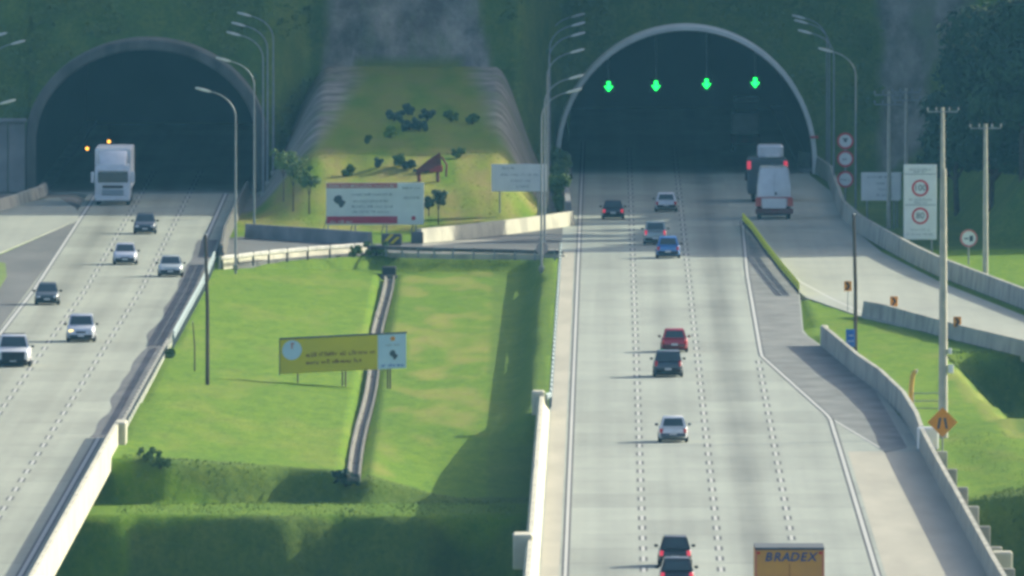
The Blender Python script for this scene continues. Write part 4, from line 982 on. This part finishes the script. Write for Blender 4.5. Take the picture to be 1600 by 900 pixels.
# white box truck seen from behind at the split
x, y = G(1210, 343); rt = empty('truck', (x, y, .01), 0, 'white panel truck with red tail lamps on the slip road by the tunnel', 'truck'); W = 2.9
b = MB(); rings = []
for yy, k, zt_ in ((0, .84, 3.78), (.06, .88, 3.86), (6.0, .88, 3.9)):
    w = W / 2 * k; rings.append([(-w, yy, 1.0), (-w * .98, yy, 2.4), (-w * .84, yy, zt_ - .14), (-w * .74, yy, zt_), (w * .74, yy, zt_), (w * .84, yy, zt_ - .14), (w * .98, yy, 2.4), (w, yy, 1.0)])
b.loft(rings); b.build('box_body', wt, rt, smooth=True)
b = MB(); b.box((0, -.012, 2.3), (.02, .02, 2.2)); b.build('door_seam', M['sign_grey'], rt)
b = MB(); b.bbox((.12, -.03, 1.95), (.14, .06, .2), .02); b.build('door_handle', M['print_dark'], rt)
b = MB(); b.bbox((0, -.05, 1.20), (W * .62, .12, .75), .03); b.build('tail_lift', M['sign_white'], rt)
b = MB(); b.bbox((0, -.03, 1.64), (W * .92, .12, .09), .02); b.build('red_strip', M['sign_pink'], rt)
for s in (-1, 1): b = MB(); b.bbox((s * W * .41, -.06, 1.28), (.42, .16, .62), .04); b.build('tail_light', mat('red_lamp_panel', (.5, .09, .07), rough=.4), rt, smooth=True)
b = MB(); b.bbox((0, .05, .62), (W * .98, .4, .42), .05); b.build('rear_bumper', mat('dull_red_bumper', (.17, .06, .06), (.12, .06, .06), 2, .7), rt)
b = MB(); b.bbox((0, -.14, .36), (W * .8, .1, .14), .02); b.build('under_run_bar', M['black'], rt)
b = MB(); b.box((0, 3.2, .75), (1.6, 6.2, .3)); b.build('chassis', M['black'], rt)
b = MB(); b.bbox((0, 7.1, 2.1), (2.3, 1.9, 2.6), .15); b.build('cab', wt, rt)
wheels(rt, 2.5, .46, (1.3, 6.8))
# larger dark truck ahead of it
x, y = G(1203, 318); y += 4; rt = empty('truck', (x, y, .01), 0, 'dark truck with white roof ahead of the white panel truck', 'truck'); W = 3.0
b = MB(); b.bbox((-.15, 4.5, 1.95), (W, 9.0, 2.7), .12); b.build('body', mat('dark_truck_side', (.06, .075, .09), (.08, .09, .1), 1, .6), rt)
b = MB(); b.bbox((.10, 3.2, 3.85), (2.0, 5.0, 1.05), .16); b.build('roof_unit', wt, rt)
b = MB(); b.bbox((.25, .3, 3.55), (1.1, .5, .3), .06); b.build('roof_vent', wt, rt)
for s in (-1, 1): b = MB(); b.bbox((-.15 + s * W * .47, -.05, 2.85), (.3, .14, .62), .04); b.build('tail_light', M['lamp_brake'], rt)
b = MB(); b.bbox((-.15 - W / 2 - .12, .6, 1.95), (.18, .2, .6), .03); b.build('mirror', M['black'], rt)
wheels(rt, 2.7, .48, (1.4, 2.6, 7.4))
# truck inside the right tunnel
x, y = G(1165, 238); rt = empty('truck', (x, y, .01), 0, 'pale box truck dimly seen inside the right tunnel', 'truck'); W = 2.5
b = MB(); b.bbox((0, 4, 2.35), (2.25, 8, 1.75), .08); b.build('box_body', wt, rt)
b = MB(); b.bbox((0, 1.5, 1.05), (2.45, 3.0, .75), .06); b.build('chassis', M['rust'], rt)
b = MB(); b.bbox((.1, 6.5, 4.3), (2.0, 2.0, .3), .06); b.build('roof_board', wt, rt)
b = MB(); b.box((.1, 6.5, 3.7), (1.8, 1.6, 1.0)); b.build('board_stand', M['black'], rt)
wheels(rt, 2.4, .46, (1.6, 6.6))
# orange box truck cut by the lower edge
yq = 1003; x, y = G(1234, yq); W = 109 * y / F; Ht = zat(858, y)
rt = empty('truck', (x, y, .01), 0, 'orange box truck with blue lettering cut off by the bottom edge', 'truck')
b = MB(); b.box((0, 2.6, (Ht + .95) / 2), (W, 5.2, Ht - .95)); b.build('box_body', M['box_orange'], rt)
b = MB(); b.bbox((0, 2.6, Ht + .02), (W * 1.005, 5.22, .05), .01); b.build('roof', M['print_dark'], rt)
b = MB(); b.box((0, -.01, Ht - .03), (W * .99, .06, .07)); b.build('top_frame', M['print_dark'], rt)
for s in (-1, 1): b = MB(); b.box((s * (W / 2 - .06), -.012, (Ht + 1) / 2), (.1, .04, Ht - 1.1)); b.build('corner_post', mat('orange_red_post', (.5, .17, .08), rough=.6), rt)
b = MB(); b.box((0, -.012, (Ht + 1) / 2 - .3), (.03, .03, Ht - 1.8)); b.build('door_seam', M['print_brown'], rt)
for k, ch in enumerate('BRADEX'): lettering(ch, .56, (-.98 + k * .40, -.03, Ht - .40), M['print_blue'], rt, 'letter', bold=.014, shear=.22)
for s in (-1, 1): b = MB(); b.bbox((s * (W / 2 - .18), -.05, Ht - .2), (.14, .06, .1), .02); b.build('marker_lamp', M['lamp_red'], rt)
b = MB(); b.box((0, 3.6, .75), (1.2, 7, .35)); b.build('chassis', M['black'], rt)
b = MB(); b.bbox((0, 6.4, 1.9), (2.5, 1.9, 2.7), .15); b.build('cab', wt, rt)
wheels(rt, 2.6, .5, (1.3, 6.0))

# ------------------------------------------------------------------ vegetation
def leaf_cloud(blobs, n, size, seed, flat=.75):
    rnd = random.Random(seed); b = MB(); tot = sum(r[3] ** 2 for r in blobs)
    for (cx, cy, cz, r) in blobs:
        for k in range(int(n * r * r / tot)):
            while True:
                d = Vector((rnd.uniform(-1, 1), rnd.uniform(-1, 1), rnd.uniform(-1, 1)))
                if .05 < d.length < 1: break
            d = d.normalized() * (d.length ** .45) * r * rnd.uniform(.82, 1.12)
            p = Vector((cx, cy, cz)) + Vector((d.x, d.y, d.z * flat))
            nrm = (d.normalized() + Vector((rnd.uniform(-.8, .8), rnd.uniform(-.8, .8), rnd.uniform(-.3, 1)))).normalized()
            t = nrm.cross(Vector((rnd.uniform(-1, 1), rnd.uniform(-1, 1), rnd.uniform(-1, 1)))).normalized(); q = nrm.cross(t); s = size * rnd.uniform(.6, 1.4)
            b.add([p - t * s, p + q * s * .5, p + t * s, p - q * s * .5], [(0, 1, 2, 3)])
    return b
def tree_proto(seed, h, spread, leaf, n, size):
    rnd = random.Random(seed); rt = empty('tree', (0, 0, 0)); b = MB()
    th = h * .45
    b.tube([(0, 0, -.5), (.05 * h * rnd.uniform(-1, 1), 0, th * .5), (.05 * h * rnd.uniform(-1, 1), 0, th), (0, 0, h * .8)], [h * .028, h * .022, h * .017, h * .006], 8)
    blobs = []
    for i in range(9):
        a = i * 2.4 + rnd.uniform(-.4, .4); rr = spread * rnd.uniform(.3, .75); z = h * rnd.uniform(.42, .92)
        k = 1 - abs(z / h - .6) * .8
        e = (rr * math.cos(a) * k, rr * math.sin(a) * k, z)
        b.tube([(0, 0, min(th, z * .6)), (e[0] * .5, e[1] * .5, z * .82), e], [h * .012, h * .008, h * .003], 6)
        blobs.append((*e, spread * rnd.uniform(.36, .58)))
    blobs.append((0, 0, h * .9, spread * .42)); blobs.append((0, 0, h * .6, spread * .6))
    b.build('trunk', M['trunk'], rt, smooth=True)
    leaf_cloud(blobs, n, size, seed + 1).build('crown', leaf, rt, fix=False)
    return rt
protos = [tree_proto(11, 12.5, 5.2, M['leaf_dark'], 9000, .30), tree_proto(23, 10.0, 4.4, M['leaf_dark'], 8000, .28), tree_proto(37, 14.0, 4.8, M['leaf_mid'], 9000, .30)]
pu = set()
def place_tree(i, X, Y, label, k=1.0, rz=0.0):
    p = protos[i]; o = p if i not in pu else copy_tree(p); pu.add(i)
    o.location = (X, Y, zt(X, Y) - .1); o.scale = (k, k, k); o.rotation_euler = (0, 0, rz); tag(o, label, 'tree', 'trees on the right bank')
place_tree(0, 37.2, 1800, 'big dark tree at the right edge, lowest on the bank', 1.0, .3)
place_tree(1, 35.0, 1812, 'dark tree left of the big edge tree behind the small round sign', .9, 1.2)
place_tree(2, 41.0, 1824, 'taller mid green tree rising behind the right edge trees', 1.0, 2.0)
place_tree(0, 36.2, 1846, 'dark tree high on the bank behind the leaning pole', .95, 3.1)
place_tree(1, 33.6, 1868, 'smaller dark tree beside the rock cut', .9, 4.4)
place_tree(2, 39.5, 1880, 'tree on top of the right bank', .9, 5.0)
place_tree(1, 43.0, 1800, 'dark tree at the far right corner of the bank', 1.1, 2.6)
for i, (X, Y, k, lab) in enumerate(((46, 1842, 1.2, 'wide tree behind the bank top, right of the rock'), (37, 1905, 1.0, 'tree behind the concrete poles on the rock shoulder'), (44, 1872, 1.1, 'tree on the upper bank near the picture corner'))):
    place_tree(i, X, Y, lab, k, i * 1.7)

def shrub(px, py, h, w, leaf, label, seed, name='shrub', cat='shrub', n=700, zoff=None, trunk=.0, size=.13, group=None, Yv=None):
    # find where this line of sight meets the terrain
    Y = 1990.0
    if Yv: Y = Yv
    else:
        best = None; Yq = 1190.0
        while Yq < 1992:
            X = xat(px, Yq); dz = zat(py, Yq) - zt(X, Yq)
            if dz <= 0: best = Yq; break
            Yq += 1.0
        Y = best or 1955.0
    X = xat(px, Y); z = zt(X, Y); rt = empty(name, (X, Y, z), 0, label, cat, group); rnd = random.Random(seed)
    b = MB(); b.tube([(0, 0, -.2), (0, 0, trunk + h * .5)], [.05 + h * .01, .02], 6)
    for k in range(3):
        a = k * 2.1 + seed; b.tube([(0, 0, trunk * .8), (w * .3 * math.cos(a), w * .3 * math.sin(a), trunk + h * .6)], [.035, .012], 5)
    b.build('stem', M['trunk'], rt)
    blobs = [(rnd.uniform(-.46, .46) * w, rnd.uniform(-.4, .4) * w, trunk + h * rnd.uniform(.2, .95), min(w, h) * rnd.uniform(.13, .30)) for k in range(11)] + [(0, 0, trunk + h * .42, min(w, h) * .30)]
    leaf_cloud(blobs, n, size, seed + 5, .9).build('foliage', leaf, rt, fix=False)
    return rt
gs = 'shrubs on the mound between the tunnels'
for i, (px, py, h, w, lf, lab) in enumerate((
    (616, 190, 1.1, 1.5, 'leaf_blue', 'dark blue-green shrub, left of the cluster on the upper mound'),
    (638, 181, 1.1, 1.3, 'leaf_blue', 'dark blue-green shrub at the top of the cluster'),
    (668, 190, 1.2, 1.3, 'leaf_blue', 'dark blue-green shrub, right of the cluster'),
    (640, 204, 1.2, 1.8, 'leaf_blue', 'widest dark blue-green shrub at the bottom of the cluster'),
    (655, 206, 1.0, 1.2, 'leaf_blue', 'small dark shrub low in the cluster'),
    (610, 216, 1.0, 1.0, 'leaf_bright', 'yellow-green shrub below the dark cluster'),
    (705, 190, 1.0, 1.1, 'leaf_mid', 'green shrub right of the dark cluster'),
    (738, 194, 1.0, 1.3, 'leaf_mid', 'green shrub farthest right on the upper mound'),
    (592, 262, .9, .7, 'leaf_blue', 'small dark bush above the white billboard'),
    (625, 262, 1.1, 1.2, 'leaf_mid', 'round green bush above the white billboard'),
    (642, 268, .8, 1.3, 'leaf_blue', 'low dark bush left of the rusty sculpture'),
    (665, 273, .6, 2.2, 'leaf_blue', 'low dark hedge clump below the rusty sculpture'),
    (545, 276, 1.0, .9, 'leaf_mid', 'small green bush at the upper left of the billboard'),
    (575, 225, .9, .5, 'leaf_mid', 'slim young plant on the left of the upper mound'),
    (716, 250, 1.0, 1.0, 'leaf_mid', 'green bush right of the rusty sculpture'))):
    shrub(px, py, h * .8, w * .85, M[lf], lab, 200 + i, group=gs)
for i, (px, py, h, w, t, lf, lab) in enumerate((
    (458, 334, 2.0, 2.0, 2.3, 'leaf_mid', 'slim young tree with light crown left of the white billboard'),
    (483, 336, 2.2, 1.3, 1.6, 'leaf_mid', 'young tree close to the left edge of the white billboard'),
    (443, 316, 1.6, 1.6, 2.2, 'leaf_mid', 'young tree behind the slim one at the mound foot'),
    (685, 352, 1.2, 1.0, 1.3, 'leaf_blue', 'small dark tree right of the white billboard'),
    (670, 338, .9, .6, .5, 'leaf_blue', 'dark sapling touching the right edge of the white billboard'))):
    shrub(px, py, h, w, M[lf], lab, 300 + i, 'young_tree', 'tree', 500, trunk=t, group='young trees on the mound')
# hedge at the left foot of the right tunnel
for i, (px, py, h, w) in enumerate(((872, 336, 3.2, 1.5), (868, 318, 3.2, 1.6), (870, 300, 3.0, 1.6), (873, 285, 2.8, 1.5))):
    x, y = G(px, py); shrub(px, py, h, w, M['leaf_mid'], ('tall dark hedge bush nearest the cross road wall', 'second tall hedge bush below the blue sign', 'third tall hedge bush below the blue sign', 'hedge bush at the foot of the white tunnel ring')[i], 400 + i, 'hedge_bush', 'bush', 1500, Yv=y, group='hedge left of the right tunnel')
for i, (px, py, h, w, lf, lab) in enumerate(((552, 402, .7, 1.2, 'leaf_mid', 'low bush on the bank left of the drain inlet'), (588, 405, .9, 1.5, 'leaf_mid', 'leafy bush beside the drain inlet'), (232, 722, .6, 1.3, 'leaf_mid', 'leafy bush at the end of the white viaduct parapet'), (250, 734, .5, 1.2, 'leaf_mid', 'second bush by the end of the white parapet'), (540, 775, .9, 1.6, 'leaf_blue', 'greyish bush below the lawn edge'), (264, 560, .5, .5, 'leaf_mid', 'small tuft by the left guardrail end'))):
    shrub(px, py, h, w, M[lf], lab, 500 + i, 'bush', 'bush')

# rusty sculpture on the mound
Yq = 1861.0; Xq = xat(672, Yq); zq = zt(Xq, Yq)
rt = empty('steel_sculpture', (Xq, Yq, zq), 0, 'rusty red slanting steel sculpture on the mound', 'sculpture')
b = MB(); b.sweep([(-.35, -.28), (.35, -.28), (.35, .28), (-.35, .28)], [(0, 0, 0), (1, 0, 0)]); b = MB()
b.loft([[(-1.1, -.3, .55), (-1.1, .3, .55), (-1.0, .3, .95), (-1.0, -.3, .95)], [(0, -.38, .95), (0, .38, .95), (-.1, .38, 1.7), (-.1, -.38, 1.7)], [(.85, -.3, 1.3), (.85, .3, 1.3), (.75, .3, 2.25), (.75, -.3, 2.25)]]); b.build('boom', M['rust'], rt)
b = MB(); b.bbox((.45, 0, 1.0), (1.0, .7, .5), .05); b.build('housing', mat('faded_red_steel', (.38, .05, .05), (.26, .05, .05), 2, .7), rt)
for q, tz in ((-.85, .6), (.55, .9)):
    b = MB(); b.tube([(q, 0, tz + .1), (q + .05, .1, -.2)], .14, 6); b.build('leg', M['rust'], rt)
b = MB(); b.tube([(.85, 0, 1.9), (1.25, .05, 1.3), (1.2, .05, .4)], .08, 6); b.build('arm', M['rust'], rt)

# rough grass on the banks and ledges (too dense to count)
def grass():
    rnd = random.Random(5); b = MB()
    zones = [(-22.5, 1.8, 1371, 1377, 1500, .10), (-22, 8, 1352, 1372, 3500, .10), (-24, 12, 1310, 1354, 5000, .15), (23, 33, 1275, 1314, 3000, .16), (27, 33, 1530, 1552, 1000, .16), (-20, 3, 1762, 1766, 1200, .12), (22.5, 30, 1315, 1400, 900, .08), (-20, 2, 1838, 1880, 1500, .10)]
    for x0, x1, y0, y1, n, h in zones:
        for i in range(n):
            X, Y = rnd.uniform(x0, x1), rnd.uniform(y0, y1)
            if X > 10 and X < xR(Y) + .9: continue
            if X < -20.6 + kL(Y): continue
            z = zt(X, Y); k = h * rnd.uniform(.5, 1.3) * (1 + .6 * nz(X * .5, Y * .1, 2))
            for j in range(2):
                a = rnd.uniform(0, 6.28); dx, dy = math.cos(a), math.sin(a); w = k * .22
                lx, ly = rnd.uniform(-.4, .4) * k, rnd.uniform(-.4, .4) * k
                b.add([(X - dx * w, Y - dy * w, z - .04), (X + dx * w, Y + dy * w, z - .04), (X + lx, Y + ly, z + k)], [(0, 1, 2)])
    o = b.build('rough_grass', M['tall_grass'], fix=False); tag(o, 'rough grass tufts on banks and ledges', 'grass', kind='stuff')
grass()

def scrub():
    rnd = random.Random(9); b = MB()
    for i in range(5200):
        X = rnd.uniform(-46, 40); Yb = y_base(X); z0 = max(0.0, zt(X, Yb))
        for P, gw in ((PORT_L, 1.2), (PORT_R, .6)):
            a = arch_top(P, X, gw)
            if a: z0 = max(z0, a)
        z = z0 + rnd.uniform(.2, 15) ; px = 800 + X * F / (Yb + z * COT)
        if 490 < px < 790 or 1370 < px < 1540: continue
        if nz(X * .25, z * .25, 11.0) < -.05: continue
        Y = Yb + z * COT; k = rnd.uniform(.25, .7)
        for j in range(6):
            p = Vector((X + rnd.uniform(-k, k), Y - rnd.uniform(.0, .7), z + rnd.uniform(-.2, .6) * k))
            t = Vector((rnd.uniform(-1, 1), rnd.uniform(-.4, .4), rnd.uniform(-.2, 1))).normalized(); q = t.cross(Vector((0, -1, .5))).normalized(); r_ = k * rnd.uniform(.25, .5)
            b.add([p - t * r_, p + q * r_ * .5, p + t * r_, p - q * r_ * .5], [(0, 1, 2, 3)])
    o = b.build('hillside_scrub', M['scrub'], fix=False); tag(o, 'low scrub on the shaded hillside round the tunnels', 'scrub', kind='stuff')
scrub()
# ------------------------------------------------------------------ air
b = MB(); b.box((0, 1250, 67.0), (3000, 3500, 172)); hz = b.build('haze', None); tag(hz, 'thin bluish haze in the air', kind='stuff')
m = bpy.data.materials.new('haze_air'); m.use_nodes = True; N = m.node_tree.nodes; N.remove(N['Principled BSDF'])
v = N.new('ShaderNodeVolumePrincipled'); v.inputs['Color'].default_value = (.20, .64, 1.0, 1); v.inputs['Density'].default_value = 4.0e-5; v.inputs['Anisotropy'].default_value = 0.0
m.node_tree.links.new(v.outputs[0], N['Material Output'].inputs['Volume']); hz.data.materials.append(m)
